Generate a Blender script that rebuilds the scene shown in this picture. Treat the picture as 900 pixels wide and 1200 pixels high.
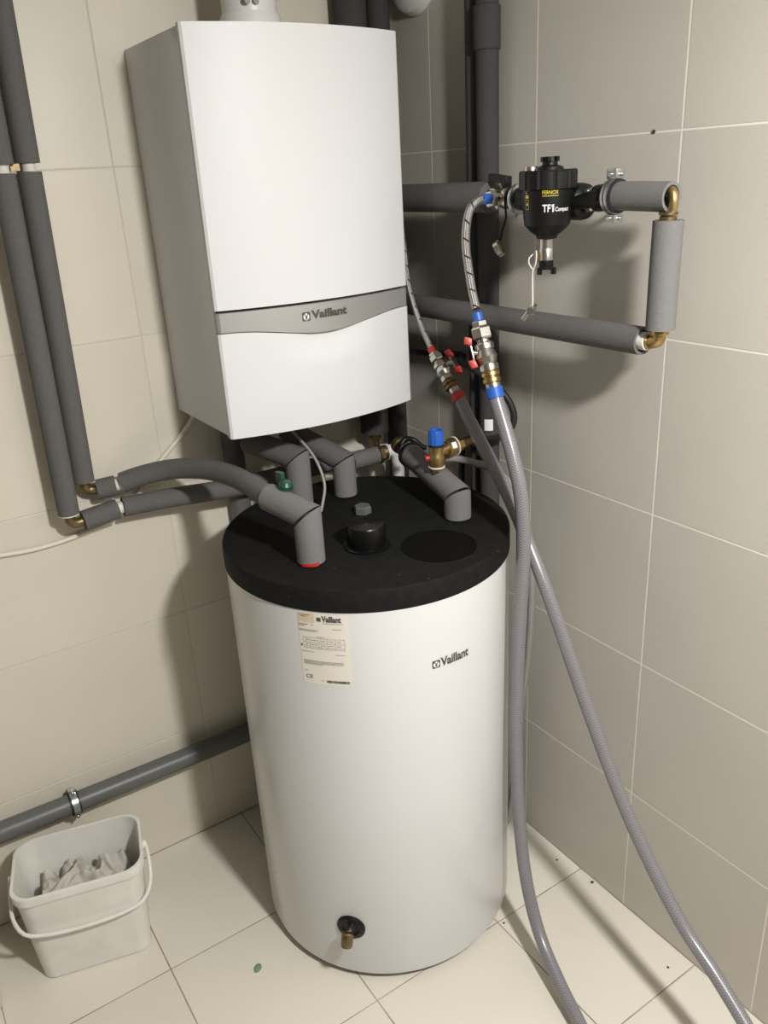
import bpy, bmesh, math, random
from mathutils import Vector, Matrix, noise
random.seed(7)
for o in list(bpy.data.objects):
    bpy.data.objects.remove(o)
scene = bpy.context.scene
COL = scene.collection

# ------------------------------------------------------------ camera, world, lamp light, exposure
cam_data = bpy.data.cameras.new('camera')
cam = bpy.data.objects.new('camera', cam_data)
COL.objects.link(cam)
CAM_POS = Vector((-1.20149, -1.77465, 1.62443))
cam.matrix_world = Matrix(((0.8326085, 0.2505899, -0.4939310, CAM_POS.x),
                           (-0.5513279, 0.2897708, -0.7823493, CAM_POS.y),
                           (-0.0529220, 0.9237086, 0.3794228, CAM_POS.z),
                           (0, 0, 0, 1)))
cam_data.sensor_fit = 'VERTICAL'
cam_data.sensor_height = 24.0
cam_data.sensor_width = 18.0
cam_data.lens = 967.78 / 1200 * 24.0
cam_data.clip_start = 0.02
scene.camera = cam

world = bpy.data.worlds.new('world')
scene.world = world
world.use_nodes = True
world.node_tree.nodes['Background'].inputs[0].default_value = (0.5, 0.5, 0.5, 1)
world.node_tree.nodes['Background'].inputs[1].default_value = 0.05

LAMP_POS = Vector((-0.553, -1.90, 2.03))
lamp_data = bpy.data.lights.new('ceiling_bulb_light', 'POINT')
lamp_data.energy = 48
lamp_data.color = (1.0, 0.985, 0.955)
lamp_data.shadow_soft_size = 0.065
lamp_light = bpy.data.objects.new('ceiling_bulb_light', lamp_data)
lamp_light.location = LAMP_POS
COL.objects.link(lamp_light)
dome_data = bpy.data.lights.new('ceiling_dome_light', 'AREA')     # the lamp's frosted lower face: throws most of its light down
dome_data.shape = 'DISK'
dome_data.size = 0.14
dome_data.energy = 30
dome_data.color = (1.0, 0.985, 0.955)
dome_light = bpy.data.objects.new('ceiling_dome_light', dome_data)
dome_light.location = LAMP_POS - Vector((0, 0, 0.002))
COL.objects.link(dome_light)

scene.view_settings.view_transform = 'Standard'
scene.view_settings.look = 'None'
scene.view_settings.gamma = 1.0
scene.view_settings.use_curve_mapping = False
scene.view_settings.exposure = 0.12

# ------------------------------------------------------------ materials
def s2l(c):
    return tuple((x / 12.92 if x <= 0.04045 else ((x + 0.055) / 1.055) ** 2.4) for x in c)

def mat(name, rgb, rough=0.5, metal=0.0, var=0.0, var_scale=20.0, bump=0.0, bump_scale=200.0, coat=0.0, obj_var=0.0, spec=0.5, trans=0.0):
    m = bpy.data.materials.new(name)
    m.use_nodes = True
    nt = m.node_tree
    b = nt.nodes['Principled BSDF']
    b.inputs['Base Color'].default_value = (*rgb, 1)
    b.inputs['Roughness'].default_value = rough
    b.inputs['Metallic'].default_value = metal
    b.inputs['Specular IOR Level'].default_value = spec
    if coat:
        b.inputs['Coat Weight'].default_value = coat
        b.inputs['Coat Roughness'].default_value = 0.08
    if trans:
        b.inputs['Transmission Weight'].default_value = trans
    tc = nt.nodes.new('ShaderNodeTexCoord')
    if var or obj_var:
        mix = nt.nodes.new('ShaderNodeHueSaturation')
        mix.inputs['Color'].default_value = (*rgb, 1)
        val = None
        if var:
            n = nt.nodes.new('ShaderNodeTexNoise')
            n.inputs['Scale'].default_value = var_scale
            n.inputs['Detail'].default_value = 5
            nt.links.new(tc.outputs['Object'], n.inputs['Vector'])
            mr = nt.nodes.new('ShaderNodeMapRange')
            mr.inputs['From Min'].default_value = 0.3
            mr.inputs['From Max'].default_value = 0.7
            mr.inputs['To Min'].default_value = 1 - var
            mr.inputs['To Max'].default_value = 1 + var
            nt.links.new(n.outputs['Fac'], mr.inputs['Value'])
            val = mr.outputs[0]
        if obj_var:
            oi = nt.nodes.new('ShaderNodeObjectInfo')
            mr2 = nt.nodes.new('ShaderNodeMapRange')
            mr2.inputs['To Min'].default_value = 1 - obj_var
            mr2.inputs['To Max'].default_value = 1 + obj_var
            nt.links.new(oi.outputs['Random'], mr2.inputs['Value'])
            if val is None:
                val = mr2.outputs[0]
            else:
                mul = nt.nodes.new('ShaderNodeMath')
                mul.operation = 'MULTIPLY'
                nt.links.new(val, mul.inputs[0])
                nt.links.new(mr2.outputs[0], mul.inputs[1])
                val = mul.outputs[0]
        nt.links.new(val, mix.inputs['Value'])
        nt.links.new(mix.outputs['Color'], b.inputs['Base Color'])
    if bump:
        n2 = nt.nodes.new('ShaderNodeTexNoise')
        n2.inputs['Scale'].default_value = bump_scale
        n2.inputs['Detail'].default_value = 4
        nt.links.new(tc.outputs['Object'], n2.inputs['Vector'])
        bp = nt.nodes.new('ShaderNodeBump')
        bp.inputs['Strength'].default_value = bump
        bp.inputs['Distance'].default_value = 0.002
        nt.links.new(n2.outputs['Fac'], bp.inputs['Height'])
        nt.links.new(bp.outputs['Normal'], b.inputs['Normal'])
    return m

def tile_material(name, rgb, weave, rough):
    m = mat(name, rgb, rough=rough, var=0.03, var_scale=3.0, obj_var=0.02, spec=0.45)
    nt = m.node_tree
    b = nt.nodes['Principled BSDF']
    if weave:   # fine linen relief pressed into the wall tiles
        tc = [n for n in nt.nodes if n.type == 'TEX_COORD'][0]
        mp = nt.nodes.new('ShaderNodeMapping')
        mp.inputs['Scale'].default_value = (90, 90, 700)
        n = nt.nodes.new('ShaderNodeTexNoise')
        n.inputs['Scale'].default_value = 1.0
        n.inputs['Detail'].default_value = 3
        nt.links.new(tc.outputs['Object'], mp.inputs['Vector'])
        nt.links.new(mp.outputs[0], n.inputs['Vector'])
        bp = nt.nodes.new('ShaderNodeBump')
        bp.inputs['Strength'].default_value = 0.25
        bp.inputs['Distance'].default_value = 0.0008
        nt.links.new(n.outputs['Fac'], bp.inputs['Height'])
        nt.links.new(bp.outputs['Normal'], b.inputs['Normal'])
    return m

def hose_material(name, kind):
    m = bpy.data.materials.new(name)
    m.use_nodes = True
    nt = m.node_tree
    b = nt.nodes['Principled BSDF']
    uv = nt.nodes.new('ShaderNodeUVMap')
    sp = nt.nodes.new('ShaderNodeSeparateXYZ')
    nt.links.new(uv.outputs[0], sp.inputs[0])
    def M(op, a, c=None):
        x = nt.nodes.new('ShaderNodeMath')
        x.operation = op
        for i, s in enumerate((a, c)):
            if s is None:
                continue
            if isinstance(s, (int, float)):
                x.inputs[i].default_value = s
            else:
                nt.links.new(s, x.inputs[i])
        return x.outputs[0]
    U, V = sp.outputs[0], sp.outputs[1]
    if kind == 'pvc':
        zig = M('PINGPONG', M('MULTIPLY', V, 6.0), 0.5)
        ph = M('ADD', M('MULTIPLY', U, 190.0), M('MULTIPLY', zig, 2.4))
        s = M('SINE', M('MULTIPLY', ph, 6.2832))
        ramp = nt.nodes.new('ShaderNodeValToRGB')
        ramp.color_ramp.elements[0].position = 0.3
        ramp.color_ramp.elements[0].color = (0.150, 0.141, 0.150, 1)
        ramp.color_ramp.elements[1].position = 0.95
        ramp.color_ramp.elements[1].color = (0.265, 0.252, 0.264, 1)
        nt.links.new(M('ADD', M('MULTIPLY', s, 0.5), 0.5), ramp.inputs[0])
        nt.links.new(ramp.outputs[0], b.inputs['Base Color'])
        b.inputs['Roughness'].default_value = 0.3
        b.inputs['Coat Weight'].default_value = 0.25
        b.inputs['Coat Roughness'].default_value = 0.15
    else:
        a1 = M('SINE', M('MULTIPLY', M('ADD', M('MULTIPLY', U, 160.0), M('MULTIPLY', V, 8.0)), 6.2832))
        a2 = M('SINE', M('MULTIPLY', M('SUBTRACT', M('MULTIPLY', U, 160.0), M('MULTIPLY', V, 8.0)), 6.2832))
        br = M('MULTIPLY', a1, a2)
        thread = M('GREATER_THAN', M('SINE', M('MULTIPLY', M('ADD', M('MULTIPLY', U, 32.0), M('MULTIPLY', V, 1.0)), 6.2832)), 0.93)
        mx = nt.nodes.new('ShaderNodeMix')
        mx.data_type = 'RGBA'
        mx.inputs['A'].default_value = (0.42, 0.405, 0.385, 1)
        mx.inputs['B'].default_value = (0.05, 0.045, 0.045, 1)
        tick = M('GREATER_THAN', M('SINE', M('MULTIPLY', V, 12.566)), 0.1)
        nt.links.new(M('MULTIPLY', thread, tick), mx.inputs['Factor'])
        nt.links.new(mx.outputs['Result'], b.inputs['Base Color'])
        b.inputs['Metallic'].default_value = 0.9
        b.inputs['Roughness'].default_value = 0.38
        bp = nt.nodes.new('ShaderNodeBump')
        bp.inputs['Strength'].default_value = 0.5
        bp.inputs['Distance'].default_value = 0.001
        nt.links.new(br, bp.inputs['Height'])
        nt.links.new(bp.outputs['Normal'], b.inputs['Normal'])
    return m

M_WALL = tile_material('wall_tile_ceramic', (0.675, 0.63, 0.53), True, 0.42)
M_WALLR = tile_material('wall_tile_ceramic_grey_dimmed', (0.53, 0.498, 0.44), True, 0.45)  # greyer tile, base colour also darkened to offset strong lamp light here
M_FLOOR = tile_material('floor_tile_ceramic', (0.68, 0.64, 0.555), False, 0.40)
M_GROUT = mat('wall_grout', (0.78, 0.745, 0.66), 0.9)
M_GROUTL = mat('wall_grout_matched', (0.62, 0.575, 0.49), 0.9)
M_FGROUT = mat('floor_grout', (0.33, 0.28, 0.215), 0.9, var=0.45, var_scale=9, bump=0.3)
M_DULL = mat('bounce_cut_wall_paint', (0.11, 0.105, 0.095), 0.9, bump=0.2)  # unseen walls, coloured dark to cut bounced light
M_PLASTER = mat('ceiling_paint', (0.26, 0.25, 0.235), 0.9, bump=0.2)  # ceiling darkened as well, keeps the bounced fill low
M_BOILER = mat('white_enamel', (0.72, 0.722, 0.728), 0.45, spec=0.35)
M_TANKW = mat('white_tank_plastic', (0.66, 0.66, 0.662), 0.3, coat=0.15)
M_SEAM = mat('dark_seam', (0.03, 0.03, 0.03), 0.8)
M_SILVER = mat('silver_trim_paint', (0.44, 0.425, 0.41), 0.42, 0.45)
M_LOGO = mat('dark_grey_print', (0.07, 0.066, 0.062), 0.5)
M_LOGO2 = mat('dark_metal_lettering', (0.11, 0.105, 0.10), 0.4, 0.5)
M_WHITEPRINT = mat('white_print', (0.85, 0.85, 0.83), 0.5)
M_LID = mat('black_lid_plastic', (0.0085, 0.0085, 0.0085), 0.7, var=0.25, var_scale=60, bump=0.3, bump_scale=500, spec=0.16)
_nt = M_LID.node_tree
_tc = [n for n in _nt.nodes if n.type == 'TEX_COORD'][0]
_vo = _nt.nodes.new('ShaderNodeTexVoronoi')
_vo.inputs['Scale'].default_value = 34
_nt.links.new(_tc.outputs['Object'], _vo.inputs['Vector'])
_lt = _nt.nodes.new('ShaderNodeMath')
_lt.operation = 'LESS_THAN'
_lt.inputs[1].default_value = 0.045
_nt.links.new(_vo.outputs['Distance'], _lt.inputs[0])
_mx = _nt.nodes.new('ShaderNodeMix')
_mx.data_type = 'RGBA'
_bs = _nt.nodes['Principled BSDF']
_src = _bs.inputs['Base Color'].links[0].from_socket
_nt.links.new(_lt.outputs[0], _mx.inputs['Factor'])
_nt.links.new(_src, _mx.inputs['A'])
_mx.inputs['B'].default_value = (0.12, 0.12, 0.11, 1)
_nt.links.new(_mx.outputs['Result'], _bs.inputs['Base Color'])
M_BLACK = mat('black_plastic', (0.007, 0.007, 0.007), 0.4, spec=0.3)
M_COVER = mat('black_cover_plastic', (0.003, 0.003, 0.003), 0.6, spec=0.1)
M_GLOSSB = mat('black_glossy_plastic', (0.004, 0.004, 0.004), 0.3, spec=0.3)
M_BLACKRUB = mat('black_rubber', (0.015, 0.016, 0.017), 0.55)
M_FOAML = mat('light_grey_foam_insulation', (0.19, 0.185, 0.183), 0.9, var=0.07, var_scale=350, bump=0.7, bump_scale=700, spec=0.2)
M_FOAM = mat('grey_foam_insulation', (0.135, 0.130, 0.127), 0.9, var=0.07, var_scale=350, bump=0.7, bump_scale=700, spec=0.2)
M_FOAMIN = mat('foam_cut_edge', (0.17, 0.165, 0.16), 0.9, bump=0.4, bump_scale=500)
M_FOAMD = mat('dark_grey_foam_insulation', (0.060, 0.057, 0.057), 0.85, var=0.08, var_scale=250, bump=0.5, bump_scale=600, spec=0.2)
M_GREYPVC = mat('grey_pvc_pipe', (0.115, 0.118, 0.115), 0.42)
M_WHITEPIPE = mat('white_plastic_pipe', (0.72, 0.71, 0.69), 0.35)
M_COPPER = mat('aged_brass_copper', (0.42, 0.29, 0.13), 0.33, 0.95, var=0.15, var_scale=80)
M_BRASS = mat('brass', (0.50, 0.36, 0.15), 0.33, 0.95, var=0.15, var_scale=80)
M_OLDBRASS = mat('tarnished_brass', (0.20, 0.145, 0.075), 0.42, 0.85, var=0.2, var_scale=90)
M_NICKEL = mat('nickel_plate', (0.60, 0.57, 0.52), 0.26, 0.97)
M_ZINC = mat('zinc_plated_steel', (0.55, 0.57, 0.58), 0.3, 0.95)
M_RED = mat('red_plastic', (0.42, 0.032, 0.02), 0.42)
M_BLUE = mat('blue_plastic', (0.02, 0.115, 0.50), 0.42)
M_GREEN = mat('dark_green_plastic', (0.008, 0.06, 0.035), 0.35)
M_CREAM = mat('cream_cable_sheath', (0.72, 0.68, 0.58), 0.5)
M_GREYCAB = mat('grey_cable_sheath', (0.30, 0.29, 0.28), 0.5)
M_WHITETAPE = mat('white_pipe_collar', (0.75, 0.73, 0.68), 0.55)
M_LABEL = mat('paper_label', (0.74, 0.70, 0.62), 0.5)
M_LABEL2 = mat('tan_paper_patch', (0.64, 0.52, 0.37), 0.55)
M_PRINTG = mat('grey_small_print', (0.30, 0.28, 0.26), 0.6)
M_YELLOW = mat('yellow_print', (0.75, 0.60, 0.05), 0.5)
M_BUCKET = mat('white_bucket_plastic', (0.74, 0.72, 0.67), 0.45, var=0.06, var_scale=14)
M_RAG = mat('white_crumpled_cloth', (0.86, 0.83, 0.76), 0.9, var=0.05, var_scale=40, bump=0.4, bump_scale=250)
M_CLEAR = mat('milky_clear_tube', (0.24, 0.23, 0.22), 0.2, coat=0.5)
M_FROG = mat('pale_green_scrap', (0.16, 0.26, 0.14), 0.6)
M_DIRT = mat('dark_grit', (0.05, 0.042, 0.035), 0.9)
M_PVCHOSE = hose_material('braided_pvc_hose', 'pvc')
M_STEELHOSE = hose_material('braided_steel_hose', 'steel')

# ------------------------------------------------------------ mesh helpers
def finish(name, bm, material, parent=None, smooth=True, sharp=0.6):
    bm.normal_update()
    if smooth:
        for f in bm.faces:
            f.smooth = True
        for e in bm.edges:
            if len(e.link_faces) == 2 and e.calc_face_angle(0) > sharp:
                e.smooth = False
    me = bpy.data.meshes.new(name)
    bm.to_mesh(me)
    bm.free()
    for mm in (material if isinstance(material, (list, tuple)) else [material]):
        me.materials.append(mm)
    o = bpy.data.objects.new(name, me)
    COL.objects.link(o)
    if parent is not None:
        o.parent = parent
        if parent.type == 'EMPTY':
            o.matrix_parent_inverse = Matrix.Translation(-Vector(parent.location))
    return o

def thing(name, label, cat, loc, group=None):
    o = bpy.data.objects.new(name, None)
    o.empty_display_size = 0.05
    o.location = loc
    COL.objects.link(o)
    return tag(o, label, cat, group)

def tag(o, label, cat, group=None):
    o['label'] = label
    o['category'] = cat
    if group:
        o['group'] = group
    return o

def struct(o):
    o['kind'] = 'structure'
    return o

def frame(axis):
    a = Vector(axis).normalized()
    ref = Vector((0, 0, 1)) if abs(a.z) < 0.9 else Vector((0, 1, 0))
    x = ref.cross(a).normalized()
    return x, a.cross(x).normalized(), a

def smooth_path(pts, step=0.012):
    pts = [Vector(p) for p in pts]
    P = [pts[0] * 2 - pts[1]] + pts + [pts[-1] * 2 - pts[-2]]
    out = []
    for i in range(1, len(P) - 2):
        n = max(2, int((P[i + 1] - P[i]).length / step))
        for k in range(n):
            t = k / n
            a, b, c, d = P[i - 1], P[i], P[i + 1], P[i + 2]
            # centripetal form keeps unevenly spaced points from overshooting
            t0 = 0.0
            t1 = t0 + max((b - a).length, 1e-6) ** 0.5
            t2 = t1 + max((c - b).length, 1e-6) ** 0.5
            t3 = t2 + max((d - c).length, 1e-6) ** 0.5
            tt = t1 + (t2 - t1) * t
            A1 = a * ((t1 - tt) / (t1 - t0)) + b * ((tt - t0) / (t1 - t0))
            A2 = b * ((t2 - tt) / (t2 - t1)) + c * ((tt - t1) / (t2 - t1))
            A3 = c * ((t3 - tt) / (t3 - t2)) + d * ((tt - t2) / (t3 - t2))
            B1 = A1 * ((t2 - tt) / (t2 - t0)) + A2 * ((tt - t0) / (t2 - t0))
            B2 = A2 * ((t3 - tt) / (t3 - t1)) + A3 * ((tt - t1) / (t3 - t1))
            out.append(B1 * ((t2 - tt) / (t2 - t1)) + B2 * ((tt - t1) / (t2 - t1)))
    out.append(pts[-1])
    return out

def tube(bm, path, r, n=16, ri=None, start_n=None, end_n=None, cap=True):
    """tube along path; ri makes it a hollow sleeve; start_n / end_n are mitre plane normals."""
    uv = bm.loops.layers.uv.verify()
    path = [Vector(p) for p in path]
    tang = []
    for i in range(len(path)):
        a = path[max(i - 1, 0)]
        b = path[min(i + 1, len(path) - 1)]
        tang.append((b - a).normalized())
    x, y, _ = frame(tang[0])
    rings = {0: [], 1: []}
    lens = [0.0]
    for i, p in enumerate(path):
        if i:
            lens.append(lens[-1] + (p - path[i - 1]).length)
            q = tang[i - 1].rotation_difference(tang[i])
            x = (q @ x).normalized()
        y = tang[i].cross(x).normalized()
        pn = start_n if i == 0 else (end_n if i == len(path) - 1 else None)
        for w, rad in ((0, r(lens[-1]) if callable(r) else r), (1, ri)):
            if rad is None:
                continue
            ring = []
            for k in range(n):
                a = 2 * math.pi * k / n
                v = p + x * (math.cos(a) * rad) + y * (math.sin(a) * rad)
                if pn is not None:
                    pn_ = Vector(pn)
                    v = v + tang[i] * ((p - v).dot(pn_) / tang[i].dot(pn_))
                ring.append(bm.verts.new(v))
            rings[w].append(ring)
    for w in (0, 1):
        R = rings[w]
        for i in range(len(R) - 1):
            for k in range(n):
                k2 = (k + 1) % n
                vs = (R[i][k], R[i][k2], R[i + 1][k2], R[i + 1][k])
                cs = ((lens[i], k / n), (lens[i], (k + 1) / n), (lens[i + 1], (k + 1) / n), (lens[i + 1], k / n))
                if w:
                    vs, cs = vs[::-1], cs[::-1]
                f = bm.faces.new(vs)
                for lp, c in zip(f.loops, cs):
                    lp[uv].uv = c
    if ri is not None:
        for R0, R1, flip in ((rings[0][0], rings[1][0], True), (rings[0][-1], rings[1][-1], False)):
            for k in range(n):
                k2 = (k + 1) % n
                vs = (R0[k], R0[k2], R1[k2], R1[k])
                bm.faces.new(vs[::-1] if flip else vs)
    elif cap:
        bm.faces.new(rings[0][0][::-1])
        bm.faces.new(rings[0][-1])
    return bm

def lathe(bm, prof, base, axis=(0, 0, 1), n=24, phase=0.0, mat_index=0):
    """surface of revolution: prof = [(radius, height along axis)], closed where radius is 0."""
    x, y, a = frame(axis)
    base = Vector(base)
    rings = []
    for r, h in prof:
        c = base + a * h
        if r < 1e-6:
            rings.append([bm.verts.new(c)])
        else:
            rings.append([bm.verts.new(c + x * (r * math.cos(2 * math.pi * k / n + phase)) + y * (r * math.sin(2 * math.pi * k / n + phase))) for k in range(n)])
    fs = []
    for A, B in zip(rings, rings[1:]):
        for k in range(n):
            k2 = (k + 1) % n
            if len(A) == 1 and len(B) == 1:
                continue
            if len(A) == 1:
                fs.append(bm.faces.new((A[0], B[k2], B[k])))
            elif len(B) == 1:
                fs.append(bm.faces.new((A[k], A[k2], B[0])))
            else:
                fs.append(bm.faces.new((A[k], A[k2], B[k2], B[k])))
    if len(rings[0]) > 1:
        fs.append(bm.faces.new(rings[0][::-1]))
    if len(rings[-1]) > 1:
        fs.append(bm.faces.new(rings[-1]))
    for f in fs:
        f.material_index = mat_index
    return bm

def cyl(bm, a, b, r, n=20, bev=0.001):
    a, b = Vector(a), Vector(b)
    L = (b - a).length
    bev = min(bev, r * 0.3, L * 0.3)
    return lathe(bm, [(r - bev, 0), (r, bev), (r, L - bev), (r - bev, L)], a, b - a, n)

def hexnut(bm, a, b, r, n=6, phase=0.2):
    a, b = Vector(a), Vector(b)
    L = (b - a).length
    return lathe(bm, [(r * 0.86, 0), (r, L * 0.15), (r, L * 0.85), (r * 0.86, L)], a, b - a, n, phase)

def box(bm, c, size, rot=None, bev=0.0):
    b2 = bmesh.new()
    bmesh.ops.create_cube(b2, size=1.0)
    for v in b2.verts:
        v.co = Vector((v.co.x * size[0], v.co.y * size[1], v.co.z * size[2]))
    if bev:
        bmesh.ops.bevel(b2, geom=list(b2.edges), offset=bev, segments=2, affect='EDGES', profile=0.6)
    mtx = Matrix.Translation(Vector(c)) @ (rot.to_4x4() if rot is not None else Matrix.Identity(4))
    b2.transform(mtx)
    tmp = bpy.data.meshes.new('tmp')
    b2.to_mesh(tmp)
    b2.free()
    bm.from_mesh(tmp)
    bpy.data.meshes.remove(tmp)
    return bm

def B():
    return bmesh.new()

def text_shape(body, width, height, bold=0.0):
    """letters as (verts 2D, faces), fitted to width x height with the lower left corner at 0, 0."""
    cu = bpy.data.curves.new('tmp_text', 'FONT')
    cu.body = body
    cu.size = 1.0
    cu.offset = bold
    cu.resolution_u = 4
    ob = bpy.data.objects.new('tmp_text', cu)
    COL.objects.link(ob)
    dg = bpy.context.evaluated_depsgraph_get()
    me = bpy.data.meshes.new_from_object(ob.evaluated_get(dg))
    vs = [(v.co.x, v.co.y) for v in me.vertices]
    fs = [tuple(pl.vertices) for pl in me.polygons]
    bpy.data.objects.remove(ob)
    bpy.data.curves.remove(cu)
    bpy.data.meshes.remove(me)
    x0, x1 = min(v[0] for v in vs), max(v[0] for v in vs)
    y0, y1 = min(v[1] for v in vs), max(v[1] for v in vs)
    return [((v[0] - x0) / (x1 - x0) * width, (v[1] - y0) / (y1 - y0) * height) for v in vs], fs

def put_flat(bm, shape, mapf, mat_index=0):
    vs, fs = shape
    bv = [bm.verts.new(mapf(*v)) for v in vs]
    for f in fs:
        try:
            bm.faces.new([bv[i] for i in f]).material_index = mat_index
        except ValueError:
            pass

def rect_shape(x0, y0, x1, y1, nx=1):
    vs, fs = [], []
    for i in range(nx + 1):
        x = x0 + (x1 - x0) * i / nx
        vs += [(x, y0), (x, y1)]
    for i in range(nx):
        fs.append((2 * i, 2 * i + 2, 2 * i + 3, 2 * i + 1))
    return vs, fs

def ellipse_shape(cx, cy, rx, ry, n=20):
    return [(cx + rx * math.cos(2 * math.pi * k / n), cy + ry * math.sin(2 * math.pi * k / n)) for k in range(n)], [tuple(range(n))]

def rounded_rect(w, d, r, n=5):
    out = []
    for cx, cy, a0 in ((w / 2 - r, d / 2 - r, 0), (-w / 2 + r, d / 2 - r, 90), (-w / 2 + r, -d / 2 + r, 180), (w / 2 - r, -d / 2 + r, 270)):
        for k in range(n + 1):
            a = math.radians(a0 + 90 * k / n)
            out.append((cx + r * math.cos(a), cy + r * math.sin(a)))
    return out

def emblem(parent, mapf, s, m_dark, m_light):
    """rounded square badge with a pale oval and a hare's head with two ears inside."""
    bm = B()
    pts = [(x + s / 2, y + s / 2) for x, y in rounded_rect(s, s, s * 0.14)]
    put_flat(bm, (pts, [tuple(range(len(pts)))]), lambda u, v: mapf(u, v, 0.0002), 0)
    put_flat(bm, ellipse_shape(s * .5, s * .48, s * .36, s * .38), lambda u, v: mapf(u, v, 0.0004), 1)
    for k in (-1, 1):
        put_flat(bm, ([(s * (.5 + k * .05), s * .45), (s * (.5 + k * .27), s * .78), (s * (.5 + k * .16), s * .82), (s * .5, s * .55)], [(0, 1, 2, 3) if k > 0 else (3, 2, 1, 0)]), lambda u, v: mapf(u, v, 0.0006), 0)
    put_flat(bm, ellipse_shape(s * .5, s * .40, s * .13, s * .17), lambda u, v: mapf(u, v, 0.0006), 0)
    put_flat(bm, rect_shape(s * .3, s * .17, s * .7, s * .22), lambda u, v: mapf(u, v, 0.0006), 0)
    bmesh.ops.recalc_face_normals(bm, faces=bm.faces[:])
    return finish('emblem', bm, [m_dark, m_light], parent, smooth=False)

# ------------------------------------------------------------ room shell
ROOM_X, ROOM_Y, ROOM_H = -2.35, -2.95, 2.331
TILE = 0.3333
GAP = 0.0030

def slab(name, c, size, m):
    bm = B()
    box(bm, c, size)
    return struct(finish(name, bm, m, smooth=False))

floor = slab('floor', (ROOM_X / 2, ROOM_Y / 2, -0.0510), (-ROOM_X + .2, -ROOM_Y + .2, 0.1), M_FGROUT)
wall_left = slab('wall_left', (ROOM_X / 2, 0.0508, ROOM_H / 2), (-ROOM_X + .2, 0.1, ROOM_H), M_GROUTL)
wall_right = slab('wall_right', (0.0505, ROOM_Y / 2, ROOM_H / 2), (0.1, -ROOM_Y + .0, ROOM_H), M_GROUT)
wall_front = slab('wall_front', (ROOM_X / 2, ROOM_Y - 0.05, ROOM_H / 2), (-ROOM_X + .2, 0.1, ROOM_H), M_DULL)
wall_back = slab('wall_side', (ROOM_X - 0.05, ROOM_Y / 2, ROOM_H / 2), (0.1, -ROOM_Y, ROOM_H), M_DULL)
ceiling = slab('ceiling', (ROOM_X / 2, ROOM_Y / 2, ROOM_H + 0.05), (-ROOM_X + .2, -ROOM_Y + .2, 0.1), M_PLASTER)

TILE_CACHE = {}
def tile_mesh(w, h, m):
    key = (round(w, 4), round(h, 4), m.name)
    if key in TILE_CACHE:
        return TILE_CACHE[key]
    bm = B()
    a, b, e = w / 2 - GAP / 2, h / 2 - GAP / 2, 0.0007
    lo = [bm.verts.new((x, y, -0.005)) for x, y in ((-a, -b), (a, -b), (a, b), (-a, b))]
    mi = [bm.verts.new((x, y, -0.0003)) for x, y in ((-a, -b), (a, -b), (a, b), (-a, b))]
    hi = [bm.verts.new((x, y, 0)) for x, y in ((-a + e, -b + e), (a - e, -b + e), (a - e, b - e), (-a + e, b - e))]
    for A, C in ((lo, mi), (mi, hi)):
        for k in range(4):
            bm.faces.new((A[k], A[(k + 1) % 4], C[(k + 1) % 4], C[k]))
    bm.faces.new(hi)
    bm.normal_update()
    me = bpy.data.meshes.new('tile')
    bm.to_mesh(me)
    bm.free()
    me.materials.append(m)
    TILE_CACHE[key] = me
    return me

def lay(parent, m, c, w, h, rot):
    o = bpy.data.objects.new('tile', tile_mesh(w, h, m))
    COL.objects.link(o)
    o.parent = parent
    o.matrix_local = Matrix.Translation(c) @ rot
    return o

def spans(first, length, size):
    out, a = [], 0.0
    b = first
    while a < length - 1e-4:
        b = min(b, length)
        if b - a > 0.012:
            out.append((a, b))
        a, b = b, b + size
    return out

ROT_L = Matrix(((1, 0, 0, 0), (0, 0, -1, 0), (0, 1, 0, 0), (0, 0, 0, 1)))      # local z -> -y
ROT_R = Matrix(((0, 0, -1, 0), (-1, 0, 0, 0), (0, 1, 0, 0), (0, 0, 0, 1)))     # local z -> -x
for z0, z1 in spans(0.3297, ROOM_H, TILE):
    for a, b in spans(0.6684, -ROOM_X, 0.6684):
        lay(wall_left, M_WALL, (-(a + b) / 2, 0, (z0 + z1) / 2), b - a, z1 - z0, ROT_L)
    for a, b in spans(0.1582, -ROOM_Y, 0.3351):
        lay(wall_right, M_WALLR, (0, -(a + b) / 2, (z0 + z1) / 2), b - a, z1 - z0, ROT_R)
for a, b in spans(0.2717, -ROOM_X, 0.3349):
    for c, d in spans(0.3589, -ROOM_Y, 0.3349):
        lay(floor, M_FLOOR, (-(a + b) / 2, -(c + d) / 2, 0), b - a, d - c, Matrix.Identity(4))

# ceiling lamp that lights the room (just above the frame)
lamp = thing('ceiling_lamp', 'small ceiling lamp with a bare bulb holder above the boiler corner', 'lamp', (LAMP_POS.x, LAMP_POS.y, ROOM_H))
bm = B()
lathe(bm, [(0.0, 0), (0.055, 0), (0.055, -0.018), (0.02, -0.03), (0.02, -0.10), (0.012, -0.11), (0.012, -0.20), (0.024, -0.205), (0.024, -0.226), (0.0, -0.226)][::-1], (LAMP_POS.x, LAMP_POS.y, ROOM_H), (0, 0, 1), 24)
finish('lamp_base', bm, M_WHITEPIPE, lamp)

# ------------------------------------------------------------ boiler
BX0, BX1, BZ0, BZ1 = -0.614, -0.181, 1.156, 1.871
BXC = (BX0 + BX1) / 2
def bulge(x):
    u = max(-1.0, min(1.0, (x - BXC) / ((BX1 - BX0) / 2)))
    return -0.300 - 0.036 * (1 - u * u)
def band_low(x):
    u = min(1.0, abs(x + 0.398) / 0.195)
    return 1.3615 - 0.0205 * (0.5 + 0.5 * math.cos(math.pi * u))

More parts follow.
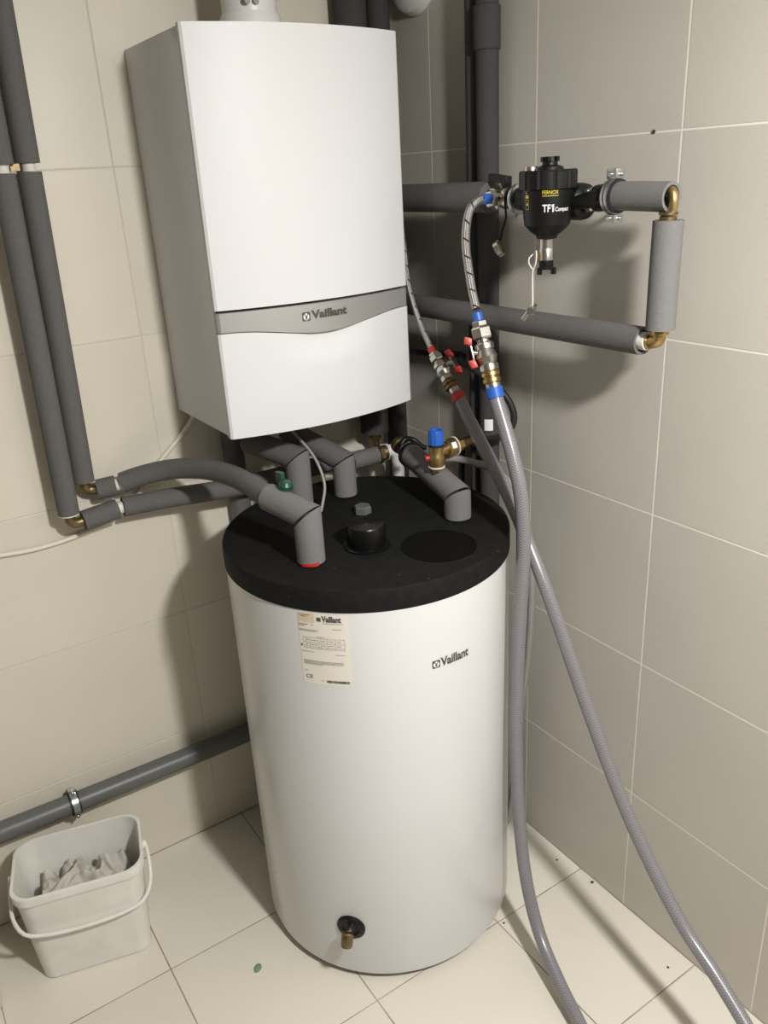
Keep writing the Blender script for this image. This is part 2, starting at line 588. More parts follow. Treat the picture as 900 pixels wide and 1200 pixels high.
boiler = thing('gas_boiler', 'white wall-hung boiler with a silver name band, above the tank', 'boiler', (BXC, 0, BZ0))
bm = B()
box(bm, (BXC, -0.1425, (BZ0 + BZ1) / 2), (BX1 - BX0 - 0.005, 0.285, BZ1 - BZ0 - 0.004), bev=0.003)
finish('casing', bm, M_BOILER, boiler)

def panel(name, z_lo, z_hi, m, inset=0.0, dent=False, nz=24, parent=boiler, out=0.0):
    """curved sheet with returned edges; z_lo / z_hi are functions of x."""
    bm = B()
    nx = 56
    inset = inset + 0.0042
    xs = [BX0 + inset + (BX1 - BX0 - 2 * inset) * i / nx for i in range(nx + 1)]
    grid = []
    for i, x in enumerate(xs):
        col = []
        for j in range(nz + 1):
            z = z_lo(x) + (z_hi(x) - z_lo(x)) * j / nz
            y = bulge(x) - out
            if dent:
                e = (x + 0.392) / 0.125
                d = (z_hi(x) - z) / 0.062
                if abs(e) < 1 and 0 <= d < 1:
                    y += 0.014 * (0.5 + 0.5 * math.cos(math.pi * e)) * (0.5 + 0.5 * math.cos(math.pi * d))
            col.append(bm.verts.new((x, y, z)))
        grid.append(col)
    for i in range(nx):
        for j in range(nz):
            bm.faces.new((grid[i][j], grid[i + 1][j], grid[i + 1][j + 1], grid[i][j + 1]))
    border = [e for e in bm.edges if len(e.link_faces) == 1]
    # small rounded return, then back to the casing front
    r1 = bmesh.ops.extrude_edge_only(bm, edges=border)
    vs = [g for g in r1['geom'] if isinstance(g, bmesh.types.BMVert)]
    cx, cz = BXC, (z_lo(BXC) + z_hi(BXC)) / 2
    for v in vs:
        v.co.y += 0.0042
        v.co.x += 0.0042 * (1 if v.co.x > BX1 - inset - 1e-4 else (-1 if v.co.x < BX0 + inset + 1e-4 else 0))
    border = [g for g in r1['geom'] if isinstance(g, bmesh.types.BMEdge)]
    border = [e for e in border if len(e.link_faces) == 1]
    r2 = bmesh.ops.extrude_edge_only(bm, edges=border)
    for g in r2['geom']:
        if isinstance(g, bmesh.types.BMVert):
            g.co.y = -0.2875
    bmesh.ops.recalc_face_normals(bm, faces=bm.faces[:])
    return finish(name, bm, m, parent, sharp=0.45)

panel('front_panel', lambda x: 1.4035, lambda x: BZ1, M_BOILER)
band = panel('name_band', lambda x: band_low(x) + 0.001, lambda x: 1.3985, M_SILVER, inset=0.0015, nz=4)
panel('lower_flap', lambda x: BZ0, lambda x: band_low(x) - 0.001, M_BOILER, dent=True, nz=40)
bm = B()
box(bm, (BXC, -0.2865, (BZ0 + BZ1) / 2), (BX1 - BX0 - 0.012, 0.002, BZ1 - BZ0 - 0.012))
finish('seam_backing', bm, M_SEAM, boiler, smooth=False)
def on_band(x0, z0):
    return lambda u, v, off=0.0006: Vector((x0 + u, bulge(x0 + u) - off, z0 + v))
bm = B()
put_flat(bm, text_shape('Vaillant', 0.081, 0.0165, 0.05), on_band(-0.4335, 1.3695))
finish('lettering', bm, M_LOGO2, band, smooth=False)
emblem(band, on_band(-0.4525, 1.3670), 0.0172, M_LOGO2, M_WHITEPRINT)
# connection studs under the casing
for x, y in ((-0.585, -0.24), (-0.50, -0.12), (-0.44, -0.10), (-0.345, -0.13)):
    bm = B()
    cyl(bm, (x, y, BZ0 + 0.004), (x, y, BZ0 - 0.014), 0.013, 16)
    finish('pipe_union', bm, M_OLDBRASS, boiler)

# flue: out of the boiler top, elbow, into the right wall
flue = thing('flue_pipe', 'white plastic flue pipe rising from the top of the boiler', 'flue', (-0.41, -0.15, BZ1))
bm = B()
tube(bm, smooth_path([(-0.41, -0.15, 1.8712), (-0.41, -0.15, 2.0), (-0.41, -0.15, 2.03), (-0.385, -0.148, 2.075), (-0.33, -0.144, 2.10), (-0.29, -0.147, 2.10), (-0.032, -0.130, 2.03)], 0.02), 0.052, 28)
finish('pipe', bm, M_WHITEPIPE, flue)
bm = B()
lathe(bm, [(0.052, 0), (0.0585, 0.004), (0.0585, 0.03), (0.055, 0.04), (0.052, 0.04)], (-0.41, -0.15, 1.8712), (0, 0, 1), 32)
finish('collar', bm, M_WHITEPIPE, flue)
for dx in (-0.03, -0.012):
    bm = B()
    cyl(bm, (-0.41 + dx, -0.193, 1.925), (-0.41 + dx, -0.2065, 1.925), 0.006, 12)
    finish('test_cap', bm, M_GREYCAB, flue)
ros = tag(finish('wall_rosette', lathe(B(), [(0.0, 0.0), (0.074, 0.0), (0.076, 0.004), (0.070, 0.022), (0.056, 0.03), (0.0, 0.03)], (0, -0.120, 2.007), (-1, 0, 0), 40), M_WHITEPIPE),
          'pale round wall collar high in the corner right of the boiler', 'wall collar')

# ------------------------------------------------------------ hot water tank
TX, TY = -0.3985, -0.430
TR, LIDR, LID0, LID1 = 0.2915, 0.2938, 0.9125, 0.9585
tank = thing('hot_water_tank', 'tall white cylindrical water tank with a black lid', 'water tank', (TX, TY, 0))
bm = B()
lathe(bm, [(0.0, 0.018), (TR - 0.008, 0.018), (TR - 0.002, 0.021), (TR, 0.028), (TR, 0.5), (TR, LID0 + 0.004), (0.0, LID0 + 0.004)], (TX, TY, 0), (0, 0, 1), 128)
finish('body', bm, M_TANKW, tank)
bm = B()
lathe(bm, [(0.0, 0.0), (TR - 0.02, 0.0), (TR - 0.018, 0.019), (0.0, 0.019)], (TX, TY, 0), (0, 0, 1), 96)
finish('base_ring', bm, M_BLACKRUB, tank)
bm = B()
lathe(bm, [(0.0, LID0), (LIDR - 0.002, LID0), (LIDR, LID0 + 0.002), (LIDR, LID1 - 0.006), (LIDR - 0.002, LID1 - 0.0015), (LIDR - 0.007, LID1),
           (0.0, LID1)], (TX, TY, 0), (0, 0, 1), 128)
lid = finish('lid', bm, M_LID, tank)
bm = B()
lathe(bm, [(0.0, LID1 - 0.002), (0.046, LID1 - 0.002), (0.046, LID1 + 0.003), (0.043, LID1 + 0.0045), (0.0385, LID1 + 0.005), (0.0385, LID1 + 0.042), (0.036, LID1 + 0.046), (0.030, LID1 + 0.047), (0.006, LID1 + 0.046), (0.004, LID1 + 0.047), (0.0, LID1 + 0.047)],
      (-0.453, -0.520, 0), (0, 0, 1), 48)
finish('sensor_cap', bm, M_GLOSSB, tank)
bm = B()
hexnut(bm, (-0.371, -0.375, LID1 - 0.002), (-0.371, -0.375, LID1 + 0.017), 0.019)
finish('hex_plug', bm, M_GREYPVC, tank)
bm = B()
lathe(bm, [(0.0, LID1), (0.073, LID1), (0.073, LID1 + 0.0012), (0.070, LID1 + 0.0016), (0.066, LID1 + 0.0006), (0.0, LID1 + 0.0006)], (-0.348, -0.612, 0), (0, 0, 1), 48)
finish('round_cover', bm, M_COVER, tank)
def on_tank(a0, z0):
    """u metres along the shell from angle a0 (degrees, growing to the right seen from the front), v up."""
    def f(u, v, off=0.0005):
        a = math.radians(a0) + u / TR
        return Vector((TX + (TR + off) * math.cos(a), TY + (TR + off) * math.sin(a), z0 + v))
    return f
bm = B()
put_flat(bm, text_shape('Vaillant', 0.065, 0.0195, 0.035), on_tank(-96.35, 0.7745))
finish('lettering', bm, M_LOGO, tank, smooth=False)
emblem(tank, on_tank(-99.8, 0.7745), 0.0165, M_LOGO, M_WHITEPRINT)
# rating label
LW, LH = 0.0960, 0.1490
lab = on_tank(-148.0, 0.7595)
bm = B()
put_flat(bm, rect_shape(0, 0, LW, LH, 12), lambda u, v: lab(u, v, 0.0004))
label = finish('rating_label', bm, M_LABEL, tank, smooth=False)
bm = B()
put_flat(bm, rect_shape(0.001, LH - 0.0195, 0.033, LH - 0.001, 4), lambda u, v: lab(u, v, 0.0006))
finish('tan_patch', bm, M_LABEL2, label, smooth=False)
bm = B()
L1 = lambda u, v: lab(u, v, 0.0009)
put_flat(bm, text_shape('Vaillant', 0.036, 0.0125, 0.04), lambda u, v: L1(u + 0.047, v + LH - 0.0155))
put_flat(bm, rect_shape(0.0375, LH - 0.0150, 0.0455, LH - 0.0070), L1)
put_flat(bm, text_shape('CE', 0.014, 0.0075, 0.0), lambda u, v: L1(u + 0.006, v + 0.012))
x = 0.047
while x < 0.091:
    w = random.choice((0.0006, 0.001, 0.0016))
    put_flat(bm, rect_shape(x, 0.006, min(x + w, 0.091), 0.0115), L1)
    x += w + random.choice((0.0005, 0.0008))
put_flat(bm, rect_shape(0.0015, 0.0795, 0.005, 0.0835), L1)
def words(bm, x0, x1, z, h):
    x = x0
    while x < x1:
        w = min(random.uniform(0.0012, 0.0045), x1 - x)
        put_flat(bm, rect_shape(x, z, x + w, z + h, 2), L1)
        x += w + 0.0009
for x0, x1, z in ((0.002, 0.024, LH - 0.0045), (0.006, 0.017, LH - 0.008), (0.001, 0.019, LH - 0.024), (0.001, 0.013, LH - 0.0275), (0.026, 0.030, LH - 0.024)):
    words(bm, x0, x1, z, 0.0014)
finish('black_print', bm, M_LOGO, label, smooth=False)['kind'] = 'stuff'
bm = B()
for x0, x1, z in ((0.001, 0.040, 0.114), (0.0015, 0.034, 0.1115), (0.066, 0.083, 0.119), (0.033, 0.050, 0.101), (0.002, 0.026, 0.068), (0.068, 0.085, 0.066), (0.005, 0.082, 0.0495), (0.005, 0.082, 0.047),
                  (0.005, 0.080, 0.0445), (0.005, 0.042, 0.042), (0.005, 0.012, 0.027), (0.036, 0.042, 0.009), (0.048, 0.086, 0.130)):
    words(bm, x0, x1, z, 0.0013)
for z in (0.0985, 0.0885, 0.080, 0.0765):
    put_flat(bm, rect_shape(0.007, z, 0.0865, z + 0.0006, 8), L1)
for x in (0.007, 0.013, 0.020, 0.037, 0.0415, 0.054, 0.069, 0.086):
    put_flat(bm, rect_shape(x, 0.0765, x + 0.0005, 0.099), L1)
for z in (0.093, 0.084):
    for x0, x1 in ((0.014, 0.018), (0.022, 0.035), (0.043, 0.052), (0.056, 0.066), (0.072, 0.080)):
        words(bm, x0, x1, z, 0.0015)
finish('small_print', bm, M_PRINTG, label, smooth=False)['kind'] = 'stuff'
# drain cock
a = math.radians(-138.3)
dn = Vector((math.cos(a), math.sin(a), 0))
dt = Vector((-math.sin(a), math.cos(a), 0))
dc = Vector((TX, TY, 0.155)) + dn * (TR - 0.003)
bm = B()
lathe(bm, [(0.031, 0), (0.031, 0.005), (0.027, 0.009), (0.019, 0.010), (0.017, 0.006), (0.0, 0.006)], dc, dn, 36)
flange = finish('drain_flange', bm, M_BLACK, tank)
bm = B()
cyl(bm, dc + dn * 0.004, dc + dn * 0.030, 0.0085, 16)
finish('drain_stem', bm, M_NICKEL, flange)
bm = B()
lathe(bm, [(0.0, 0), (0.0095, 0), (0.0125, 0.003), (0.0125, 0.026), (0.0105, 0.030), (0.0, 0.030)], dc + dn * 0.026 + Vector((0, 0, 0.010)), (dn.x * 0.55, dn.y * 0.55, -1), 20)
finish('drain_cap', bm, M_OLDBRASS, flange)

# ------------------------------------------------------------ insulated pipes (helpers)
def foam(root, path, ro, m=None, name='foam_sleeve', ri=None, start_n=None, end_n=None, n=20):
    bm = B()
    tube(bm, path, ro, n, ri if ri is not None else ro * 0.5, start_n, end_n)
    return finish(name, bm, m or M_FOAM, root, sharp=0.9)

def pipe(root, path, r, m, name='inner_pipe', n=14):
    bm = B()
    tube(bm, path, r, n)
    return finish(name, bm, m, root, sharp=0.9)

def collar(root, a, b, r, m, name='collar', n=24):
    bm = B()
    cyl(bm, a, b, r, n)
    return finish(name, bm, m, root)

def lerp(a, b, t):
    return Vector(a).lerp(Vector(b), t)

# --- riser with the curved run into the front-left stub
PR = 0.0218
top, low = (-0.818, -0.030, 2.33), (-0.849, -0.030, 1.052)
gap_hi, gap_lo = 1.676, 1.661
def at_z(a, b, z):
    t = (z - a[2]) / (b[2] - a[2])
    return lerp(a, b, t)
runA = thing('insulated_pipe', 'grey foam-clad pipe, right one of the two risers, curving over to the tank lid', 'pipe', (-0.85, -0.047, 1.03))
foam(runA, [top, at_z(top, low, gap_hi)], PR)
foam(runA, [at_z(top, low, gap_lo), low], PR)
collar(runA, at_z(top, low, gap_hi + 0.004), at_z(top, low, gap_lo - 0.004), 0.012, M_WHITETAPE)
elb = Vector((-0.849, -0.030, 1.030))
pipe(runA, smooth_path([low, elb + Vector((0.0, 0, 0.010)), elb + Vector((0.008, 0, 0.001)), (-0.826, -0.034, 1.030), (-0.810, -0.038, 1.031)], 0.006), 0.0115, M_OLDBRASS, 'elbow')
foam(runA, [(-0.826, -0.035, 1.029), (-0.788, -0.044, 1.032)], PR)
collar(runA, (-0.792, -0.043, 1.032), (-0.771, -0.050, 1.036), 0.0135, M_WHITETAPE)
curve = smooth_path([(-0.776, -0.050, 1.037), (-0.74, -0.066, 1.047), (-0.684, -0.107, 1.060), (-0.637, -0.185, 1.070), (-0.613, -0.28, 1.074), (-0.606, -0.36, 1.072), (-0.603, -0.428, 1.067)], 0.015)
foam(runA, curve, PR)
ST = Vector((-0.574, -0.517, 1.053))
d_in = (ST - Vector((-0.603, -0.420, 1.068))).normalized()
mit = (d_in + Vector((0, 0, -1))).normalized()
foam(runA, [(-0.603, -0.420, 1.068), lerp((-0.603, -0.420, 1.068), ST, 0.6), ST - d_in * 0.001], 0.0265, end_n=mit, m=M_FOAML)
foam(runA, [ST + Vector((0, 0, -0.0045)), (ST.x, ST.y, 1.0), (ST.x, ST.y, LID1 + 0.004)], 0.0268, start_n=mit + Vector((0.09, -0.02, 0.0)), m=M_FOAML)
pipe(runA, [(-0.603, -0.420, 1.068), ST, (ST.x, ST.y, LID1 + 0.0005)], 0.015, M_SEAM, 'inner_pipe')
bm = B()
for k in range(5):
    aa = math.radians(-150 + 14 * k)
    box(bm, (ST.x + 0.0262 * math.cos(aa), ST.y + 0.0262 * math.sin(aa), LID1 + 0.0055), (0.007, 0.0035, 0.006), Matrix.Rotation(aa + math.pi / 2, 3, 'Z'))
finish('red_tape', bm, M_RED, runA)
gp = Vector((-0.582, -0.452, 1.092))
gv = thing('green_valve_knob', 'small dark green valve knob on the curved foam-clad pipe', 'valve', gp)
bm = B()
lathe(bm, [(0.0, 0), (0.010, 0), (0.014, 0.004), (0.014, 0.012), (0.009, 0.018), (0.0, 0.019)], gp - Vector((0, 0, 0.006)), (0.1, -0.2, 1), 16)
finish('knob', bm, M_GREEN, gv)
bm = B()
box(bm, gp + Vector((0.0, 0.016, 0.014)), (0.010, 0.020, 0.024), Matrix.Rotation(0.2, 3, 'Z'), bev=0.003)
finish('lever', bm, M_GREEN, gv)

# --- second riser with the straight run behind the tank
top, low = (-0.874, -0.058, 2.33), (-0.8975, -0.058, 1.000)
runB = thing('insulated_pipe', 'grey foam-clad pipe, left one of the two risers, running low behind the tank', 'pipe', (-0.89, -0.047, 0.98))
foam(runB, [top, at_z(top, low, gap_hi - 0.002)], PR)
foam(runB, [at_z(top, low, gap_lo - 0.002), low], PR)
collar(runB, at_z(top, low, gap_hi + 0.004), at_z(top, low, gap_lo - 0.006), 0.012, M_WHITETAPE)
collar(runB, at_z(top, low, 1.003), at_z(top, low, 0.9965), PR * 0.96, M_WHITETAPE, 'end_ring')
elb = Vector((-0.8975, -0.058, 0.975))
pipe(runB, smooth_path([low, elb + Vector((0, 0, 0.010)), elb + Vector((0.008, 0, 0.001)), (-0.871, -0.057, 0.976), (-0.855, -0.057, 0.977)], 0.006), 0.0115, M_OLDBRASS, 'elbow')
foam(runB, [(-0.872, -0.057, 0.976), (-0.797, -0.055, 0.983)], PR)
collar(runB, (-0.801, -0.055, 0.983), (-0.781, -0.055, 0.984), 0.0135, M_WHITETAPE)
foam(runB, smooth_path([(-0.785, -0.055, 0.984), (-0.69, -0.062, 0.981), (-0.57, -0.083, 0.977), (-0.50, -0.090, 0.976), (-0.40, -0.088, 0.976), (-0.27, -0.084, 0.976)], 0.03), PR)
bm = B()
tube(bm, [(-0.8625, -0.001, 1.669), (-0.8625, -0.047, 1.669)], 0.003, 10)
box(bm, (-0.862, -0.049, 1.669), (0.016, 0.006, 0.012))
tag(finish('pipe_bracket', bm, M_OLDBRASS), 'small metal bracket between the two foam-clad risers', 'bracket')

# --- back-left and centre stubs on the lid, bent up into the boiler
stub1 = thing('insulated_pipe', 'foam-clad pipe bent down from the boiler to the back left of the tank lid', 'pipe', (-0.452, -0.238, LID1))
E1 = Vector((-0.446, -0.240, 1.064))
F1 = Vector((-0.500, -0.110, 1.085))
d1 = (E1 - F1).normalized()
mit = (d1 + Vector((0, 0, -1))).normalized()
foam(stub1, [F1, lerp(F1, E1, 0.5), E1 - d1 * 0.001], 0.0265, end_n=mit)  # darker foam than the upright stub: boiler shade put into its colour
foam(stub1, [E1 + Vector((0, 0, -0.0025)), (E1.x, E1.y, LID1 + 0.004)], 0.0268, start_n=mit, m=M_FOAML)
pipe(stub1, [F1, E1, (E1.x, E1.y, LID1 + 0.0005)], 0.015, M_SEAM, 'inner_pipe')
pipe(stub1, [F1 + Vector((0, -0.004, 0.005)), (-0.50, -0.11, 1.14)], 0.011, M_COPPER, 'riser')
stub2 = thing('insulated_pipe', 'foam-clad pipe bent down from the boiler to the back centre of the tank lid', 'pipe', (-0.345, -0.262, LID1))
E2 = Vector((-0.345, -0.262, 1.040))
F2 = Vector((-0.405, -0.115, 1.092))
d2 = (E2 - F2).normalized()
mit = (d2 + Vector((0, 0, -1))).normalized()
foam(stub2, [F2, lerp(F2, E2, 0.5), E2 - d2 * 0.001], 0.0255, end_n=mit)  # darker foam tone here stands in for shade under the boiler
foam(stub2, [E2 + Vector((0, 0, -0.0025)), (E2.x, E2.y, LID1 + 0.004)], 0.0258, start_n=mit, m=M_FOAML)
pipe(stub2, [F2, E2, (E2.x, E2.y, LID1 + 0.0005)], 0.014, M_SEAM, 'inner_pipe')
pipe(stub2, [F2 + Vector((0, -0.004, 0.005)), (-0.405, -0.12, 1.142)], 0.011, M_COPPER, 'riser')
# --- right-hand stub with its run back to the wall, isolating valve and link to the centre stub
stub3 = thing('insulated_pipe', 'thick foam-clad pipe from the right of the tank lid back past the blue-capped valve', 'pipe', (-0.236, -0.531, LID1))
E3 = Vector((-0.236, -0.529, 1.010))
F3 = Vector((-0.206, -0.315, 1.040))
d3 = (E3 - F3).normalized()
mit = (d3 + Vector((0, 0, -1))).normalized()
J3 = lerp(F3, E3, 0.66)
foam(stub3, [F3, J3], 0.0265, m=M_FOAML)
foam(stub3, [J3 - d3 * 0.004, lerp(J3, E3, .5), E3 - d3 * 0.001], 0.0275, end_n=mit, m=M_FOAML)
foam(stub3, [E3 + Vector((0, 0, -0.005)), (E3.x, E3.y, LID1 + 0.004)], 0.0275, start_n=mit, m=M_FOAML)
pipe(stub3, [F3 - d3 * 0.012, E3, (E3.x, E3.y, LID1 + 0.0005)], 0.016, M_SEAM, 'inner_pipe')
iso = thing('isolating_valve', 'small ball valve with a curved black lever behind the tank lid', 'valve', F3 + Vector((0, 0.02, 0)))
bm = B()
lathe(bm, [(0.014, 0), (0.020, 0.003), (0.020, 0.012), (0.016, 0.016), (0.016, 0.034), (0.019, 0.038), (0.019, 0.05), (0.0, 0.05)], F3 - d3 * 0.002, -d3, 18)
finish('valve_body', bm, M_OLDBRASS, iso)
bm = B()
lv = F3 - d3 * 0.010 + Vector((0, 0, 0.022))
tube(bm, smooth_path([lv + Vector((-0.016, 0, -0.022)), lv + Vector((-0.012, 0, -0.002)), lv + Vector((0, 0, 0.007)), lv + Vector((0.012, -0.012, 0.005)), lv + Vector((0.028, -0.022, -0.012)), lv + Vector((0.036, -0.025, -0.016))], 0.004), 0.0058, 12)
finish('lever', bm, M_BLACK, iso)
bm = B()
lathe(bm, [(0.0255, 0), (0.029, 0.002), (0.029, 0.012), (0.0255, 0.014)], F3 + d3 * 0.004, d3, 24)
finish('strap', bm, M_BLACK, iso)
link = thing('insulated_pipe', 'short foam-clad link pipe joining the two rear pipes behind the lid', 'pipe', (-0.26, -0.252, 1.03))
foam(link, [(-0.318, -0.252, 1.030), (-0.252, -0.254, 1.031)], 0.0200)
bm = B()
hexnut(bm, (-0.251, -0.254, 1.031), (-0.238, -0.254, 1.032), 0.0225)
cyl(bm, (-0.239, -0.254, 1.032), (-0.226, -0.256, 1.033), 0.017)
finish('union_nut', bm, M_OLDBRASS, link)
# thermostat wire into the lid
tag(finish('sensor_wire', tube(B(), smooth_path([(-0.452, -0.15, 1.15), (-0.430, -0.215, 1.105), (-0.414, -0.262, 1.060), (-0.413, -0.292, 1.01), (-0.430, -0.308, 0.975), (-0.438, -0.312, LID1 + 0.001)], 0.008), 0.0032, 10), M_GREYCAB),
    'thin pale sensor wire dropping from the boiler into the tank lid', 'wire')

# --- pipes hidden in the corner behind the boiler
cp = thing('insulated_pipe', 'dark foam-clad pipe against the left wall, nearest the corner behind the boiler', 'pipe', (-0.053, -0.042, 0))
foam(cp, [(-0.052, -0.044, 2.33), (-0.054, -0.044, 0.002)], 0.026, M_FOAMD)
cp = thing('insulated_pipe', 'dark thick foam-clad pipe behind the boiler, ending above the tank lid', 'pipe', (-0.118, -0.055, 1.04))
foam(cp, [(-0.122, -0.041, 2.33), (-0.132, -0.060, 1.018)], 0.036, M_FOAMD)
bm = B()
hexnut(bm, (-0.132, -0.060, 1.02), (-0.132, -0.060, 0.998), 0.018)
cyl(bm, (-0.132, -0.060, 1.0), (-0.132, -0.060, 0.965), 0.011)
finish('union_nut', bm, M_OLDBRASS, cp)
# white plastic trap behind the lid
tr = thing('waste_trap', 'white plastic drain trap half hidden behind the tank lid', 'drain trap', (-0.15, -0.10, 0.93))
pipe(tr, smooth_path([(-0.30, -0.08, 0.995), (-0.25, -0.10, 0.985), (-0.19, -0.12, 0.985), (-0.13, -0.14, 0.985), (-0.12, -0.14, 0.95), (-0.12, -0.14, 0.88)], 0.012), 0.015, M_WHITEPIPE, 'pipe')
bm = B()
lathe(bm, [(0.016, 0), (0.021, 0.002), (0.021, 0.022), (0.016, 0.024)], (-0.165, -0.128, 0.985), (0.8, -0.27, 0), 20)
finish('slip_nut', bm, M_WHITEPIPE, tr)

# --- soil and vent pipes down the right wall
vp = thing('drain_stack', 'dark grey vertical pipe with a socket, the thicker one on the right wall', 'pipe', (-0.030, -0.386, 0))
pipe(vp, [(-0.030, -0.384, 2.33), (-0.030, -0.388, 0.001)], 0.0225, M_FOAMD, 'pipe', 24)
bm = B()
lathe(bm, [(0.0225, 0), (0.0265, 0.003), (0.0265, 0.075), (0.0225, 0.078)], (-0.030, -0.384, 1.830), (0, 0, 1), 24)
finish('socket', bm, M_FOAMD, vp)
bm = B()
put_flat(bm, rect_shape(-0.010, 0, 0.010, 0.026, 6), lambda u, v: Vector((-0.030 + 0.0231 * math.cos(math.radians(224) + u / 0.0231), -0.387 + 0.0231 * math.sin(math.radians(226) + u / 0.0231), 1.078 + v)))
finish('sticker', bm, M_WHITEPRINT, vp, smooth=False)
vp2 = thing('vent_pipe', 'dark grey vertical pipe, the thinner one beside the socketed stack', 'pipe', (-0.030, -0.337, 0))
pipe(vp2, [(-0.026, -0.338, 2.33), (-0.026, -0.338, 0.001)], 0.0165, M_FOAMD, 'pipe', 20)

# ------------------------------------------------------------ grey drain pipe along the left wall
dp = thing('drain_pipe', 'grey plastic drain pipe running low along the left wall', 'pipe', (-0.6, -0.04, 0.28))
pipe(dp, smooth_path([(-2.3, -0.036, 0.315), (-1.6, -0.036, 0.298), (-1.183, -0.036, 0.285), (-0.826, -0.036, 0.279), (-0.56, -0.036, 0.278), (-0.525, -0.036, 0.282), (-0.507, -0.036, 0.30), (-0.505, -0.036, 0.34), (-0.505, -0.036, 0.7), (-0.504, -0.026, 1.10), (-0.504, -0.03, 1.14)], 0.02), 0.0245, M_GREYPVC, 'pipe', 22)
cl = thing('pipe_clamp', 'metal pipe clamp with rubber lining on the low grey drain pipe', 'clamp', (-1.018, 0, 0.282))
bm = B()
lathe(bm, [(0.0245, 0), (0.0285, 0), (0.0285, 0.022), (0.0245, 0.022)], (-1.029, -0.036, 0.2825), (1, 0, 0), 32)
finish('rubber_lining', bm, M_BLACKRUB, cl)
bm = B()
lathe(bm, [(0.0286, 0), (0.0302, 0), (0.0302, 0.014), (0.0286, 0.014)], (-1.025, -0.036, 0.2825), (1, 0, 0), 32)
for s in (-1, 1):
    box(bm, (-1.018, -0.036, 0.2825 + s * 0.0345), (0.016, 0.010, 0.011), bev=0.001)
    cyl(bm, (-1.018, -0.049, 0.2825 + s * 0.0345), (-1.018, -0.022, 0.2825 + s * 0.0345), 0.004, 10)
finish('band', bm, M_ZINC, cl)
bm = B()
cyl(bm, (-1.018, 0.0, 0.2825), (-1.018, -0.008, 0.2825), 0.006, 10)
finish('wall_stud', bm, M_ZINC, cl)

# ------------------------------------------------------------ cream cable on the left wall
tag(finish('cable', tube(B(), smooth_path([(-2.34, -0.006, 1.00), (-1.80, -0.006, 0.985), (-1.42, -0.006, 0.960), (-1.20, -0.006, 0.943), (-1.04, -0.006, 0.927), (-0.973, -0.006, 0.921), (-0.901, -0.006, 0.924), (-0.824, -0.006, 0.935), (-0.775, -0.007, 0.953), (-0.735, -0.007, 0.985), (-0.691, -0.007, 1.035), (-0.645, -0.007, 1.075), (-0.612, -0.010, 1.105), (-0.590, -0.020, 1.135), (-0.585, -0.03, 1.158)], 0.012), 0.0052, 12), M_CREAM),
    'cream electric cable looping along the left wall up into the boiler', 'cable')

# ------------------------------------------------------------ right wall pipework
WX, WZ = -0.09, 1.569
up = thing('insulated_pipe', 'grey foam-clad pipe on the right wall running from the boiler to the filter', 'pipe', (WX, -0.3, WZ))
foam(up, [(WX, -0.075, 1.570), (WX, -0.3, 1.570), (WX, -0.464, 1.570)], 0.0285)
pipe(up, [(WX, -0.09, WZ), (WX, -0.500, WZ)], 0.011, M_COPPER)
# isolating valve left of the filter
v1 = thing('isolating_valve', 'nickel ball valve with a black lever left of the filter', 'valve', (WX, -0.52, WZ))
bm = B()
lathe(bm, [(0.012, 0), (0.019, 0.002), (0.019, 0.014), (0.0165, 0.017), (0.018, 0.024), (0.0205, 0.030), (0.0205, 0.046), (0.018, 0.051), (0.0165, 0.054), (0.016, 0.062), (0.0, 0.062)], (WX, -0.477, WZ), (0, -1, 0), 24)
hexnut(bm, (WX, -0.478, WZ), (WX, -0.493, WZ), 0.022)
cyl(bm, (WX, -0.506, WZ), (WX - 0.032, -0.506, WZ), 0.0135)
hexnut(bm, (WX - 0.027, -0.506, WZ), (WX - 0.040, -0.506, WZ), 0.0165)
finish('valve_body', bm, M_NICKEL, v1)
bm = B()
cyl(bm, (WX, -0.508, WZ + 0.017), (WX, -0.508, WZ + 0.031), 0.007)
box(bm, (WX - 0.002, -0.490, WZ + 0.034), (0.018, 0.042, 0.014), Matrix.Rotation(0.12, 3, 'X'), bev=0.003)
box(bm, (WX - 0.002, -0.512, WZ + 0.029), (0.017, 0.014, 0.018), bev=0.003)
finish('lever', bm, M_BLACK, v1)
# knurled cap hanging on its strap
hc = thing('threaded_stopper', 'knurled nickel stopper hanging on a black strap below the valve', 'stopper', (WX - 0.02, -0.50, 1.48))
bm = B()
tube(bm, smooth_path([(WX - 0.005, -0.5305, WZ + 0.019), (WX - 0.0195, -0.5305, WZ + 0.008), (WX - 0.0195, -0.529, WZ - 0.012), (WX - 0.014, -0.525, 1.535), (WX - 0.012, -0.512, 1.51), (WX - 0.012, -0.506, 1.492)], 0.008), 0.0022, 8)
finish('strap', bm, M_BLACK, hc)
bm = B()
ax = Vector((0.42, -0.70, 0.45)).normalized()
c0 = Vector((WX - 0.012, -0.503, 1.478)) - ax * 0.006
lathe(bm, [(0.013, 0), (0.0155, 0.001), (0.0155, 0.010), (0.013, 0.011), (0.0125, 0.003), (0.0, 0.003)], c0, ax, 28)
finish('ring', bm, M_NICKEL, hc)

